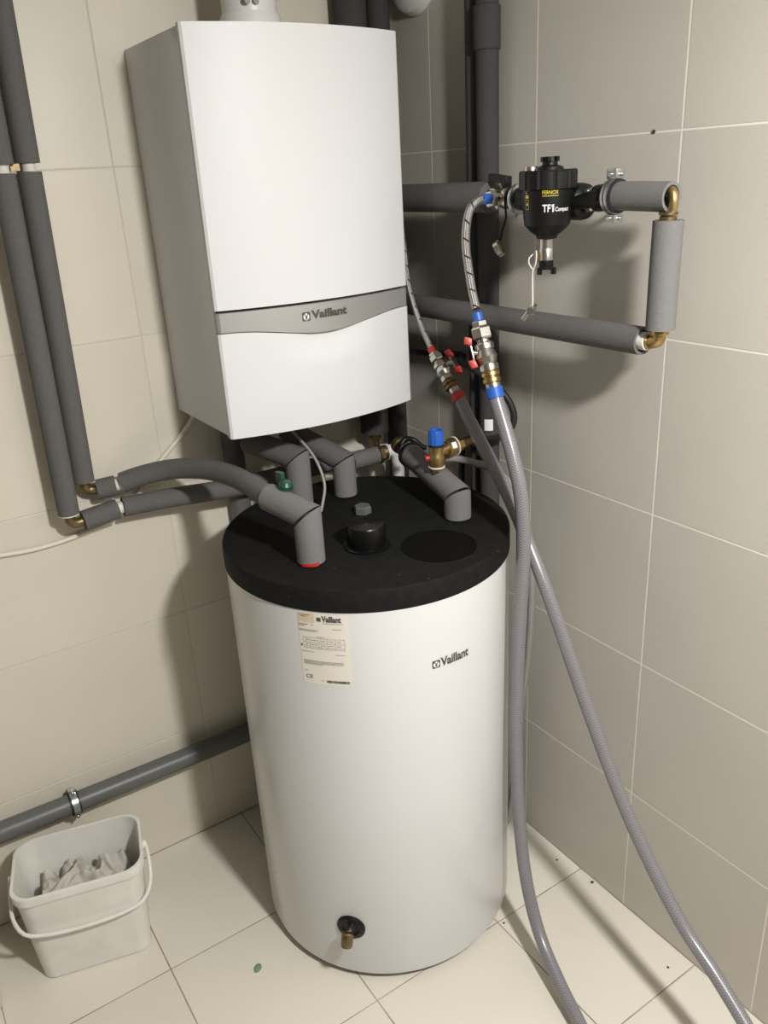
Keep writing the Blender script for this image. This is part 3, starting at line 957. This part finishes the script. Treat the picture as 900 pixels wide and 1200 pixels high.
# magnetic filter
FX, FY = -0.135, -0.667
filt = thing('magnetic_filter', 'black magnetic filter canister with white and yellow lettering on the right wall', 'filter', (FX, FY, 1.50))
bm = B()
lathe(bm, [(0.0, 1.504), (0.0175, 1.504), (0.0190, 1.509), (0.0295, 1.517), (0.0390, 1.527), (0.0412, 1.543), (0.0430, 1.560), (0.0438, 1.592), (0.0, 1.592)], (FX, FY, 0), (0, 0, 1), 48)
can = finish('canister', bm, M_BLACK, filt, sharp=0.5)
bm = B()
prof = []
n = 72
rings = []
for r, z in ((0.043, 1.5835), (0.0490, 1.585), (0.0490, 1.611), (0.0472, 1.6145), (0.0, 1.6145)):
    ring = []
    if r == 0:
        ring = [bm.verts.new((FX, FY, z))]
    else:
        for k in range(n):
            aa = 2 * math.pi * k / n
            rr = r - (0.0016 if (k % 6 == 0 and 0.046 < r) else 0)
            ring.append(bm.verts.new((FX + rr * math.cos(aa), FY + rr * math.sin(aa), z)))
    rings.append(ring)
for A, C in zip(rings, rings[1:]):
    for k in range(n):
        if len(C) == 1:
            bm.faces.new((A[k], A[(k + 1) % n], C[0]))
        else:
            bm.faces.new((A[k], A[(k + 1) % n], C[(k + 1) % n], C[k]))
bm.faces.new(rings[0][::-1])
finish('screw_collar', bm, M_BLACK, filt, sharp=0.35)
bm = B()
lathe(bm, [(0.0, 1.613), (0.024, 1.613), (0.022, 1.619), (0.013, 1.622), (0.0125, 1.629), (0.0, 1.629)], (FX, FY - 0.004, 0), (0, 0, 1), 32)
for k in range(9):
    aa = 2 * math.pi * k / 9
    box(bm, (FX + 0.0130 * math.cos(aa), FY - 0.004 + 0.0130 * math.sin(aa), 1.631), (0.0055, 0.0055, 0.008), Matrix.Rotation(aa, 3, 'Z'))
finish('magnet_cap', bm, M_BLACK, filt)
bm = B()
lathe(bm, [(0.0, 0), (0.0125, 0), (0.0125, 0.006), (0.0115, 0.008), (0.004, 0.008), (0.004, 0.006), (0.0, 0.006)], (FX - 0.016, FY + 0.024, 1.613), (0, 0, 1), 28)
finish('bleed_plug', bm, M_NICKEL, filt)
bm = B()
lathe(bm, [(0.0, 0), (0.029, 0), (0.0305, 0.003), (0.0305, 0.042), (0.0285, 0.051), (0.022, 0.057), (0.0, 0.058)], (WX + 0.001, -0.660, 1.561), (0, -1, 0), 36)
finish('flow_disc', bm, M_BLACK, filt)
bm = B()
cyl(bm, (WX - 0.004, -0.712, WZ - 0.004), (WX - 0.002, -0.548, WZ - 0.002), 0.0205)
finish('flow_block', bm, M_BLACK, filt)
bm = B()
lathe(bm, [(0.015, 0), (0.026, 0.001), (0.027, 0.003), (0.027, 0.008), (0.024, 0.010), (0.017, 0.011)], (WX - 0.002, -0.5530, WZ - 0.002), (0, 1, 0), 32)
finish('lock_ring', bm, M_ZINC, filt)
bm = B()
cyl(bm, (WX - 0.006, -0.5485, WZ - 0.024), (WX - 0.012, -0.547, WZ - 0.037), 0.004)
finish('lock_screw', bm, M_ZINC, filt)
def on_filter(a0, z0, r0=0.0435):
    def f(u, v, off=0.0008):
        aa = math.radians(a0) + u / r0
        z = z0 + v
        r = (0.0430 + 0.0008 * (z - 1.56) / 0.032 if z > 1.56 else 0.0412 + (z - 1.543) / 0.017 * 0.0018) + off
        return Vector((FX + r * math.cos(aa), FY + r * math.sin(aa), z))
    return f
bm = B()
put_flat(bm, text_shape('TF', 0.0138, 0.0120, 0.02), on_filter(-145, 1.5490))
put_flat(bm, ([(0.0168, 0), (0.0193, 0), (0.0193, 0.012), (0.0168, 0.012), (0.0150, 0.0098), (0.0150, 0.0078), (0.0168, 0.0092)], [(0, 1, 2, 3, 4, 5, 6)]), on_filter(-145, 1.5490))
put_flat(bm, text_shape('Compact', 0.0270, 0.0088, 0.015), on_filter(-116.5, 1.5476))
put_flat(bm, text_shape('L', 0.0030, 0.0045, 0.02), on_filter(-189, 1.5790))
finish('white_lettering', bm, M_WHITEPRINT, can, smooth=False)['kind'] = 'stuff'
bm = B()
put_flat(bm, text_shape('FERNOX', 0.0265, 0.0060, 0.0), on_filter(-145.5, 1.5770))
put_flat(bm, rect_shape(0, 0, 0.0265, 0.0008, 6), on_filter(-145.5, 1.5740))
put_flat(bm, rect_shape(0, 0, 0.0075, 0.0050, 2), on_filter(-190, 1.5715))
put_flat(bm, rect_shape(0, 0, 0.0040, 0.0042, 2), on_filter(-187, 1.5600))
for k in range(2):
    put_flat(bm, rect_shape(0, 0, 0.0085, 0.0006, 2), on_filter(-190.5, 1.5535 + 0.0150 * k))
    put_flat(bm, rect_shape(0, 0, 0.0005, 0.0150, 1), on_filter(-190.5 + 10.0 * k, 1.5538))
finish('yellow_lettering', bm, M_YELLOW, can, smooth=False)['kind'] = 'stuff'
bm = B()
cyl(bm, (FX, FY, 1.504), (FX, FY, 1.487), 0.0125)
lathe(bm, [(0.011, 0), (0.0135, 0.002), (0.0135, 0.020), (0.012, 0.023)], (FX, FY, 1.466), (0, 0, 1), 18)
drv = finish('drain_valve', bm, M_NICKEL, filt)
bm = B()
lathe(bm, [(0.0, 0), (0.0085, 0), (0.010, 0.003), (0.010, 0.010), (0.006, 0.012), (0.006, 0.018)][::-1], (FX - 0.010, FY + 0.011, 1.474), (0.65, -0.75, 0), 16)
finish('valve_spindle', bm, M_BRASS, drv)
bm = B()
lathe(bm, [(0.0, 0), (0.0115, 0), (0.0125, 0.002), (0.0125, 0.014), (0.010, 0.016), (0.0, 0.016)], (FX, FY, 1.452), (0, 0, 1), 18)
for dx, dy in ((0.010, -0.008), (-0.010, 0.006)):
    box(bm, (FX + dx, FY + dy, 1.449), (0.007, 0.007, 0.012), bev=0.001)
finish('drain_cap', bm, M_BLACK, drv)
# key tag on a cord
kt = thing('hanging_key', 'small metal bleed key on a white cord below the filter', 'key', (FX - 0.02, FY + 0.01, 1.40))
bm = B()
kx, ky = FX - 0.020, FY + 0.016
tube(bm, smooth_path([(kx + 0.006, ky + 0.0, 1.4790), (kx + 0.002, ky - 0.009, 1.484), (kx - 0.001, ky - 0.013, 1.476), (kx, ky - 0.010, 1.462), (kx, ky - 0.004, 1.452), (kx, ky - 0.003, 1.43), (kx, ky - 0.004, 1.400), (kx, ky - 0.004, 1.388)], 0.005), 0.0013, 8)
tube(bm, smooth_path([(kx + 0.006, ky + 0.0, 1.4790), (kx - 0.002, ky + 0.004, 1.472), (kx - 0.003, ky + 0.003, 1.462), (kx, ky - 0.004, 1.452)], 0.005), 0.0013, 8)
finish('cord', bm, M_CREAM, kt)
bm = B()
box(bm, (kx, ky - 0.002, 1.381), (0.014, 0.014, 0.012), Matrix.Rotation(0.6, 3, 'Z'), bev=0.0015)
box(bm, (kx - 0.002, ky + 0.002, 1.379), (0.009, 0.006, 0.036), Matrix.Rotation(0.45, 3, 'X') @ Matrix.Rotation(0.5, 3, 'Y'), bev=0.001)
finish('key', bm, M_NICKEL, kt)

# outlet side: nut, black tee valve, pipe clamp, insulated loop back to the boiler
v2 = thing('outlet_valve', 'nickel union and black stopcock between the filter and the pipe clamp', 'valve', (WX, -0.725, WZ))
bm = B()
hexnut(bm, (WX, -0.716, 1.564), (WX, -0.732, 1.565), 0.0205)
lathe(bm, [(0.016, 0), (0.018, 0.003), (0.016, 0.012), (0.014, 0.025), (0.014, 0.036)], (WX, -0.731, 1.565), (0, -1, 0.03), 24)
finish('union_nut', bm, M_NICKEL, v2)
bm = B()
tube(bm, smooth_path([(WX - 0.022, -0.705, 1.561), (WX - 0.020, -0.720, 1.562), (WX - 0.014, -0.745, 1.566), (WX - 0.004, -0.764, 1.567)], 0.006), lambda s: 0.0105 + 0.004 * math.sin(s * 40) ** 2, 16)
cyl(bm, (WX, -0.738, 1.566), (WX, -0.768, 1.568), 0.0215)
finish('lever', bm, M_BLACK, v2)
pc = thing('pipe_clamp', 'zinc pipe clamp with two screws beside the filter', 'clamp', (0, -0.776, WZ))
bm = B()
lathe(bm, [(0.0215, 0), (0.0265, 0), (0.0265, 0.020), (0.0215, 0.020)], (WX, -0.766, WZ), (0, -1, 0), 36)
finish('rubber_lining', bm, M_BLACKRUB, pc)
bm = B()
for h in (0.003, 0.0105):
    lathe(bm, [(0.0266, 0), (0.0282, 0), (0.0282, 0.005), (0.0266, 0.005)], (WX, -0.766 - h, WZ), (0, -1, 0), 36)
for s in (-1, 1):
    box(bm, (WX, -0.776, WZ + s * 0.0345), (0.022, 0.020, 0.016 if s > 0 else 0.013), bev=0.002)
    cyl(bm, (WX + 0.014, -0.776, WZ + s * 0.0335), (WX - 0.016, -0.776, WZ + s * 0.0335), 0.0045, 12)
    cyl(bm, (WX, -0.768, WZ + s * 0.0335), (WX, -0.791, WZ + s * 0.0335), 0.003, 10)
finish('band', bm, M_ZINC, pc)
bm = B()
cyl(bm, (0.0, -0.776, WZ), (WX + 0.028, -0.776, WZ), 0.004, 10)
finish('wall_stud', bm, M_ZINC, pc)

loop = thing('insulated_pipe', 'grey foam-clad pipe loop with bare brass elbows right of the filter', 'pipe', (WX, -0.88, 1.34))
foam(loop, [(WX, -0.779, WZ), (WX, -0.80, WZ), (WX, -0.889, WZ - 0.002)], 0.0225, ri=0.0175, m=M_FOAML)
pipe(loop, smooth_path([(WX, -0.78, WZ - 0.002), (WX, -0.84, WZ + 0.004), (WX, -0.878, WZ + 0.008), (WX, -0.889, WZ + 0.006), (WX - 0.001, -0.8935, WZ - 0.004), (WX - 0.001, -0.8925, WZ - 0.02), (WX - 0.002, -0.889, 1.52)], 0.004), 0.0078, M_BRASS, 'copper_elbow')
cyl_ = B()
lathe(cyl_, [(0.010, 0), (0.013, 0.001), (0.013, 0.006), (0.011, 0.008), (0.0145, 0.009), (0.0145, 0.013), (0.008, 0.014)], (WX - 0.002, -0.887, 1.5325), (0, 0, 1), 20)
finish('compression_ring', cyl_, M_OLDBRASS, loop)
foam(loop, [(WX, -0.8862, 1.5335), (WX, -0.8855, 1.45), (WX, -0.8855, 1.3655)], 0.0235, m=M_FOAML)
pipe(loop, [(WX, -0.886, 1.5335), (WX, -0.886, 1.356)], 0.010, M_COPPER)
bm = B()
tube(bm, smooth_path([(WX, -0.8855, 1.372), (WX, -0.8855, 1.356), (WX, -0.882, 1.347), (WX, -0.872, 1.3435), (WX, -0.856, 1.3425)], 0.004), 0.0110, 18)
lathe(bm, [(0.0110, 0), (0.0135, 0.001), (0.0135, 0.009), (0.0110, 0.010)], (WX, -0.868, 1.3435), (0, 1, 0), 20)
lathe(bm, [(0.0125, 0), (0.0145, 0.001), (0.0145, 0.007), (0.0125, 0.008)], (WX, -0.8855, 1.3565), (0, 0, 1), 20)
finish('brass_elbow', bm, M_BRASS, loop)
collar(loop, (WX, -0.864, 1.3430), (WX, -0.838, 1.3425), 0.0150, M_WHITETAPE, 'white_collar')
foam(loop, [(WX, -0.853, 1.3425), (WX, -0.5, 1.342), (WX, -0.10, 1.341)], 0.0235, ri=0.0185)
pipe(loop, [(WX, -0.85, 1.3425), (WX, -0.09, 1.341)], 0.010, M_COPPER)

# wall plug hole
tag(finish('wall_plug', lathe(B(), [(0.0, 0), (0.0035, 0), (0.003, 0.0015), (0.0, 0.001)], (-0.0002, -0.772, 1.6635), (-1, 0, 0), 12), M_DIRT), 'tiny dark wall plug in the grout above the filter', 'wall plug')

# ------------------------------------------------------------ filling hoses with ball valves
def valve_chain(root, path_dir_start, axis, segs):
    """stacks coaxial fittings along axis: (length, radius, kind, material, name)"""
    p = Vector(path_dir_start)
    a = Vector(axis).normalized()
    for L, r, kind, m, name in segs:
        bm = B()
        q = p + a * L
        if kind == 'hex':
            hexnut(bm, p, q, r)
        elif kind == 'body':
            lathe(bm, [(r * .8, 0), (r * .95, L * .06), (r * .95, L * .22), (r * .82, L * .25), (r * 0.9, L * .34), (r * 1.05, L * .5), (r * 0.9, L * .66), (r * .82, L * .73), (r * .95, L * .77), (r * .95, L * .96), (r * .8, L)], p, a, 22)
        elif kind == 'ridge':
            lathe(bm, [(r * .85, 0), (r, L * .1), (r, L * .4), (r * .82, L * .48), (r * .82, L * .55), (r, L * .62), (r, L * .92), (r * .85, L)], p, a, 22)
        else:
            cyl(bm, p, q, r)
        finish(name, bm, m, root)
        p = q
    return p

def butterfly(root, centre, out, along, s=1.0):
    """red two-lobed lever: out points away from the valve body, along is the lever's length direction."""
    out, along = Vector(out).normalized(), Vector(along).normalized()
    third = out.cross(along).normalized()
    R3 = Matrix((along, third, out)).transposed()
    c = Vector(centre)
    bm = B()
    cyl(bm, c + out * 0.010, c + out * 0.026 * s, 0.0048, 12)
    box(bm, c + out * 0.0255 * s, (0.036 * s, 0.009, 0.003), R3, bev=0.0008)
    h = finish('handle_stem', bm, M_NICKEL, root)
    for k in (-1, 1):
        bm = B()
        box(bm, c + out * 0.0285 * s + along * (0.0215 * k * s), (0.0155 * s, 0.015 * s, 0.014 * s), R3 @ Matrix.Rotation(0.25 * k, 3, 'Y'), bev=0.0025)
        finish('red_lever', bm, M_RED, root)

# blue-marked hose: steel hose, valve, PVC hose down to the floor
b0 = Vector((WX - 0.040, -0.506, WZ))
bh = [b0 + Vector((-0.012, 0, 0)), Vector((-0.152, -0.507, 1.569)), Vector((-0.176, -0.510, 1.557)), Vector((-0.190, -0.514, 1.528)), Vector((-0.197, -0.520, 1.490)), Vector((-0.200, -0.530, 1.455)), Vector((-0.205, -0.546, 1.415)), Vector((-0.2085, -0.562, 1.382))]
BV0, BV1 = Vector((-0.2095, -0.566, 1.372)), Vector((-0.210, -0.6215, 1.2185))
bax = (BV1 - BV0).normalized()
steel1 = thing('flexible_hose', 'braided steel flexible hose with blue ends hanging left of the filter', 'hose', bh[0])
bm = B()
tube(bm, smooth_path(bh, 0.008), 0.0080, 16)
finish('braid', bm, M_STEELHOSE, steel1)
bm = B()
cyl(bm, b0 + Vector((0.001, 0, 0)), b0 + Vector((-0.016, 0, 0)), 0.0095)
finish('blue_ferrule', bm, M_BLUE, steel1)
bm = B()
cyl(bm, BV0 - bax * 0.004, BV0 + bax * 0.012, 0.0098)
finish('blue_ferrule', bm, M_BLUE, steel1)
bval = thing('ball_valve', 'nickel ball valve with red butterfly lever above the blue-banded hose', 'valve', BV0 + bax * 0.06)
end = valve_chain(bval, BV0 + bax * 0.012, bax, [(0.011, 0.0150, 'hex', M_NICKEL, 'hose_nut'), (0.023, 0.0195, 'hex', M_NICKEL, 'union_nut'), (0.006, 0.0120, 'cyl', M_NICKEL, 'spigot'), (0.054, 0.0185, 'body', M_NICKEL, 'valve_body'), (0.022, 0.0170, 'ridge', M_BRASS, 'hose_adaptor'), (0.010, 0.0145, 'cyl', M_NICKEL, 'hose_tail')])
butterfly(bval, BV0 + bax * 0.072, (-0.80, 0.58, 0.05), bax)
bp = [end - bax * 0.004, end + bax * 0.02, Vector((-0.2125, -0.651, 1.165)), Vector((-0.2145, -0.671, 1.125)), Vector((-0.217, -0.695, 1.065)), Vector((-0.2195, -0.7055, 1.018)), Vector((-0.221, -0.711, 0.955)), Vector((-0.222, -0.7085, 0.87)), Vector((-0.224, -0.7045, 0.77)), Vector((-0.228, -0.704, 0.64)), Vector((-0.233, -0.708, 0.535)), Vector((-0.240, -0.727, 0.337)), Vector((-0.251, -0.765, 0.180)), Vector((-0.268, -0.828, 0.085)), Vector((-0.290, -0.908, 0.045)), Vector((-0.318, -1.01, 0.022)), Vector((-0.40, -1.22, 0.0145)), Vector((-0.62, -1.50, 0.0145)), Vector((-0.85, -1.95, 0.0145))]
pvc1 = thing('garden_hose', 'grey braided plastic hose with a blue band, beside the tank down to the floor', 'hose', bp[-1])
bm = B()
tube(bm, smooth_path(bp, 0.012), 0.0138, 22)
finish('hose', bm, M_PVCHOSE, pvc1)
bm = B()
lathe(bm, [(0.0125, 0), (0.0160, 0.001), (0.0160, 0.020), (0.0150, 0.021)], end - bax * 0.002, bax, 26)
finish('blue_band', bm, M_BLUE, pvc1)

# red-marked hose
RV0, RV1 = Vector((-0.170, -0.367, 1.273)), Vector((-0.170, -0.4655, 1.1765))
rax = (RV1 - RV0).normalized()
rh = [Vector((-0.096, -0.165, 1.545)), Vector((-0.118, -0.195, 1.53)), Vector((-0.143, -0.24, 1.47)), Vector((-0.155, -0.266, 1.405)), Vector((-0.160, -0.289, 1.365)), Vector((-0.164, -0.318, 1.325)), RV0 - rax * 0.002]
steel2 = thing('flexible_hose', 'thin braided steel hose with a red end emerging from behind the boiler', 'hose', rh[0])
bm = B()
tube(bm, smooth_path(rh, 0.008), 0.0062, 14)
finish('braid', bm, M_STEELHOSE, steel2)
bm = B()
cyl(bm, RV0 - rax * 0.006, RV0 + rax * 0.008, 0.0085)
finish('red_ferrule', bm, M_RED, steel2)
rval = thing('ball_valve', 'nickel ball valve with red butterfly lever above the red-banded hose', 'valve', RV0 + rax * 0.05)
end = valve_chain(rval, RV0 + rax * 0.008, rax, [(0.007, 0.0120, 'hex', M_NICKEL, 'hose_nut'), (0.014, 0.0150, 'hex', M_NICKEL, 'union_nut'), (0.005, 0.0100, 'cyl', M_NICKEL, 'spigot'), (0.046, 0.0155, 'body', M_NICKEL, 'valve_body'), (0.019, 0.0165, 'ridge', M_OLDBRASS, 'hose_adaptor'), (0.016, 0.0115, 'cyl', M_NICKEL, 'hose_tail')])
butterfly(rval, RV0 + rax * 0.040, (0.75, -0.62, 0.22), rax, 1.0)
rp = [end - rax * 0.004, end + rax * 0.015, Vector((-0.173, -0.503, 1.137)), Vector((-0.178, -0.566, 1.078)), Vector((-0.183, -0.635, 1.008)), Vector((-0.1865, -0.677, 0.957)), Vector((-0.190, -0.742, 0.866)), Vector((-0.176, -0.849, 0.643)), Vector((-0.165, -0.962, 0.440)), Vector((-0.164, -1.094, 0.292)), Vector((-0.170, -1.178, 0.245)), Vector((-0.184, -1.27, 0.195)), Vector((-0.22, -1.42, 0.11)), Vector((-0.30, -1.62, 0.03)), Vector((-0.42, -1.85, 0.0135)), Vector((-0.6, -2.2, 0.0135))]
pvc2 = thing('garden_hose', 'grey braided plastic hose with a red band, slanting across the right wall', 'hose', rp[-1])
bm = B()
tube(bm, smooth_path(rp, 0.012), 0.0130, 22)
finish('hose', bm, M_PVCHOSE, pvc2)
bm = B()
lathe(bm, [(0.0118, 0), (0.0150, 0.001), (0.0150, 0.017), (0.0140, 0.018)], end - rax * 0.002, rax, 26)
finish('red_band', bm, M_RED, pvc2)

# ------------------------------------------------------------ safety valve with blue cap
SX, SY = -0.236, -0.461
sv = thing('safety_valve', 'brass safety valve with a blue cap on the thick pipe', 'valve', (SX, SY, 1.045))
bm = B()
hexnut(bm, (SX, SY, 1.036), (SX, SY, 1.052), 0.0135)
lathe(bm, [(0.0, 1.050), (0.0150, 1.050), (0.0160, 1.054), (0.0155, 1.066), (0.0170, 1.068), (0.0170, 1.078), (0.0155, 1.081), (0.0155, 1.0985), (0.0, 1.0985)], (SX, SY, 0), (0, 0, 1), 26)
cyl(bm, (SX, SY, 1.084), (SX + 0.030, SY, 1.086), 0.0135)
cyl(bm, (SX + 0.024, SY, 1.0855), (SX + 0.052, SY, 1.088), 0.0195)
hexnut(bm, (SX + 0.052, SY, 1.088), (SX + 0.068, SY, 1.089), 0.0145)
finish('brass_body', bm, M_BRASS, sv)
bm = B()
lathe(bm, [(0.0, 0), (0.0165, 0), (0.0165, 0.004), (0.0, 0.004)], (SX, SY, 1.0975), (0, 0, 1), 26)
finish('black_ring', bm, M_BLACKRUB, sv)
bm = B()
n = 40
rings = []
for r, z in ((0.0150, 1.1015), (0.0165, 1.103), (0.0158, 1.128), (0.0140, 1.1325), (0.0100, 1.1325), (0.0095, 1.1285), (0.0, 1.1285)):
    if r == 0:
        rings.append([bm.verts.new((SX, SY, z))])
    else:
        rings.append([bm.verts.new((SX + (r - (0.0009 if k % 4 < 2 and r > 0.0145 else 0)) * math.cos(2 * math.pi * k / n), SY + (r - (0.0009 if k % 4 < 2 and r > 0.0145 else 0)) * math.sin(2 * math.pi * k / n), z)) for k in range(n)])
for A, C in zip(rings, rings[1:]):
    for k in range(n):
        bm.faces.new((A[k], A[(k + 1) % n], C[0]) if len(C) == 1 else (A[k], A[(k + 1) % n], C[(k + 1) % n], C[k]))
bm.faces.new(rings[0][::-1])
finish('blue_cap', bm, M_BLUE, sv, sharp=0.5)
bm = B()
cyl(bm, (SX - 0.012, SY + 0.004, 1.074), (SX - 0.024, SY + 0.008, 1.074), 0.0055)
finish('red_plug', bm, M_RED, sv)
bm = B()
lathe(bm, [(0.0155, 0), (0.0172, 0.0005), (0.0172, 0.003), (0.0155, 0.0035)], (SX, SY, 1.0515), (0, 0, 1), 26)
finish('white_seal', bm, M_WHITETAPE, sv)
bm = B()
lathe(bm, [(0.0190, 0), (0.0206, 0.0005), (0.0206, 0.003), (0.0190, 0.0035)], (SX + 0.046, SY, 1.0872), (1, 0, 0.05), 26)
finish('white_seal', bm, M_WHITETAPE, sv)
bm = B()
put_flat(bm, rect_shape(-0.006, 0, 0.006, 0.012, 4), lambda u, v: Vector((SX + 0.029 + v, SY - 0.0199 * math.sin(math.radians(60) + u / 0.018), 1.0865 + 0.0199 * math.cos(math.radians(60) + u / 0.018))))
finish('paper_tag', bm, M_WHITEPRINT, sv, smooth=False)
# tail pipe and wing nut toward the wall
bm = B()
tube(bm, smooth_path([(SX + 0.066, SY, 1.089), (-0.145, SY + 0.002, 1.091), (-0.125, SY + 0.004, 1.090), (-0.112, SY + 0.008, 1.078), (-0.108, SY + 0.010, 1.05)], 0.01), 0.0105, 14)
lathe(bm, [(0.010, 0), (0.019, 0.002), (0.019, 0.006), (0.010, 0.008)], (-0.135, SY + 0.002, 1.092), (1, 0.15, 0), 18)
finish('tail_pipe', bm, M_OLDBRASS, sv)
tag(finish('drain_tube', tube(B(), smooth_path([(-0.205, -0.452, 1.062), (-0.190, -0.462, 1.061), (-0.168, -0.500, 1.056), (-0.150, -0.545, 1.046), (-0.138, -0.590, 1.016), (-0.130, -0.610, 0.975), (-0.120, -0.620, 0.90), (-0.095, -0.60, 0.70), (-0.075, -0.55, 0.40), (-0.07, -0.5, 0.05), (-0.07, -0.48, 0.009)], 0.012), 0.0078, 14), M_CLEAR),
    'translucent drain tube curving from the safety valve behind the braided hoses', 'tube')
# black cable loop on the right wall
tag(finish('black_cable', tube(B(), smooth_path([(-0.040, -0.075, 1.212), (-0.014, -0.16, 1.212), (-0.014, -0.24, 1.222), (-0.022, -0.285, 1.225), (-0.056, -0.318, 1.224), (-0.064, -0.345, 1.222), (-0.066, -0.40, 1.212), (-0.055, -0.435, 1.190), (-0.035, -0.462, 1.150), (-0.030, -0.468, 1.110), (-0.045, -0.455, 1.080), (-0.064, -0.42, 1.066), (-0.066, -0.36, 1.050), (-0.060, -0.315, 1.035), (-0.03, -0.285, 1.02), (-0.014, -0.265, 1.0), (-0.014, -0.26, 0.9)], 0.01), 0.0075, 12), M_BLACKRUB),
    'black cable looping around the grey stack behind the hoses', 'cable')

# ------------------------------------------------------------ bucket with a rag
BK = Vector((-1.052, -0.176, 0))
BROT = Matrix.Rotation(math.radians(-14.5), 4, 'Z')
bucket = thing('bucket', 'white rectangular plastic bucket with a thin hanging handle on the floor', 'bucket', BK)
def bk(x, y, z):
    return BK + (BROT @ Vector((x, y, z)))
BW0, BD0, BW1, BD1, BH = 0.236, 0.158, 0.270, 0.182, 0.253
def brect(t, extra=0.0):
    return rounded_rect(BW0 + (BW1 - BW0) * t + 2 * extra, BD0 + (BD1 - BD0) * t + 2 * extra, 0.030 + 0.012 * t, 7)
bm = B()
sections = [(0.0, -0.004, 0.0), (0.0, 0.0, 0.004), (0.25, 0, BH * .25), (0.5, 0, BH * .5), (0.75, 0, BH * .75), (0.915, 0, BH * .915), (0.919, 0.0048, BH * .919), (0.985, 0.0050, BH * .985), (1.0, 0.0038, BH), (1.0, 0.0, BH + .001), (1.0, -0.0025, BH), (0.97, -0.003, BH * .97), (0.5, -0.003, BH * .5), (0.02, -0.003, 0.006)]
rings = []
for t, ex, z in sections:
    rings.append([bm.verts.new(bk(x, y, z)) for x, y in brect(t, ex)])
for A, C in zip(rings, rings[1:]):
    for k in range(len(A)):
        k2 = (k + 1) % len(A)
        bm.faces.new((A[k], A[k2], C[k2], C[k]))
bm.faces.new(rings[0][::-1])
bm.faces.new(rings[-1])
finish('shell', bm, M_BUCKET, bucket, sharp=0.7)
for s in (-1, 1):
    bm = B()
    cyl(bm, bk(s * (BW1 / 2 - 0.004), 0.0, BH * 0.92), bk(s * (BW1 / 2 + 0.0125), 0.0, BH * 0.92), 0.0105, 18)
    finish('handle_lug', bm, M_BUCKET, bucket)
bm = B()
hw = BW1 / 2 + 0.010
hp = [(-hw, 0, .233), (-hw - .002, -.030, .214), (-hw + .002, -.070, .186), (-hw + .022, -.098, .168), (-hw + .06, -.106, .159), (0, -.109, .154)]
hp = hp + [(-x, y, z) for x, y, z in hp[-2::-1]]
tube(bm, smooth_path([bk(*q) for q in hp], 0.01), 0.0042, 10)
finish('handle', bm, M_BUCKET, bucket)
# crumpled rag inside
bm = B()
NX, NY = 90, 66
g = []
for i in range(NX + 1):
    row = []
    for j in range(NY + 1):
        u, v = i / NX, j / NY
        x = (u - .5) * 0.222
        y = (v - .5) * 0.146
        p = Vector((x * 13, y * 13, 3.3))
        w = noise.noise_vector(p * 0.9) * 0.010
        f1 = noise.noise(p + Vector((w.x * 45, w.y * 45, 0)))
        f2 = noise.noise(p * 2.1 + Vector((9, 2, 5)) + w * 60)
        z = 0.167 + 0.019 * math.cos(f1 * 8.0) + 0.007 * math.cos(f2 * 7.0 + 1.0) + 0.020 * math.sin(u * 3.1) * math.sin(v * 3.1)
        edge = min(u, 1 - u, v, 1 - v)
        z = 0.10 + (z - 0.10) * min(1, edge * 9 + 0.05)
        row.append(bm.verts.new(bk(max(-.112, min(.112, x + w.x)), max(-.074, min(.074, y + w.y)), z)))
    g.append(row)
for i in range(NX):
    for j in range(NY):
        bm.faces.new((g[i][j], g[i + 1][j], g[i + 1][j + 1], g[i][j + 1]))
bmesh.ops.solidify(bm, geom=bm.faces[:], thickness=0.003)
tag(finish('rag', bm, M_RAG, sharp=1.2), 'crumpled white rag lying inside the bucket', 'rag')

# white container at the very left edge of the frame
tub = thing('plastic_tub', 'white round plastic tub standing at the left edge of the floor', 'tub', (-1.35, -0.19, 0))
bm = B()
lathe(bm, [(0.0, 0), (0.098, 0), (0.102, 0.006), (0.104, 0.05), (0.106, 0.072), (0.103, 0.078), (0.0, 0.080)], (-1.372, -0.200, 0), (0, 0, 1), 48)
finish('shell', bm, M_BUCKET, tub)

# little things on the floor
bm = B()
lathe(bm, [(0.0, 0), (0.010, 0), (0.009, 0.003), (0.004, 0.005), (0.0, 0.005)], (-0.781, -0.473, 0.0), (0, 0, 1), 9)
for v in bm.verts:
    v.co.x += 0.35 * (v.co.y + 0.473)
tag(finish('plastic_scrap', bm, M_FROG), 'small pale green scrap on the floor in front of the tank', 'scrap')
for x, y, r, where in ((-0.012, -0.742, 0.0042, 'against the right wall, largest of them'), (-0.030, -0.640, 0.003, 'near the far right corner'),
                       (-0.052, -1.000, 0.003, 'between slanting hose and right wall'), (-0.262, -0.705, 0.0028, 'right beside the front of the tank foot')):
    bm = B()
    bmesh.ops.create_icosphere(bm, subdivisions=1, radius=r)
    for v in bm.verts:
        v.co = Vector((v.co.x * random.uniform(.7, 1.3) + x, v.co.y * random.uniform(.7, 1.3) + y, v.co.z * 0.5 + r * 0.45))
    tag(finish('grit_crumb', bm, M_DIRT, smooth=False), 'dark grit crumb on the floor ' + where, 'grit', 'grit crumbs on the floor')
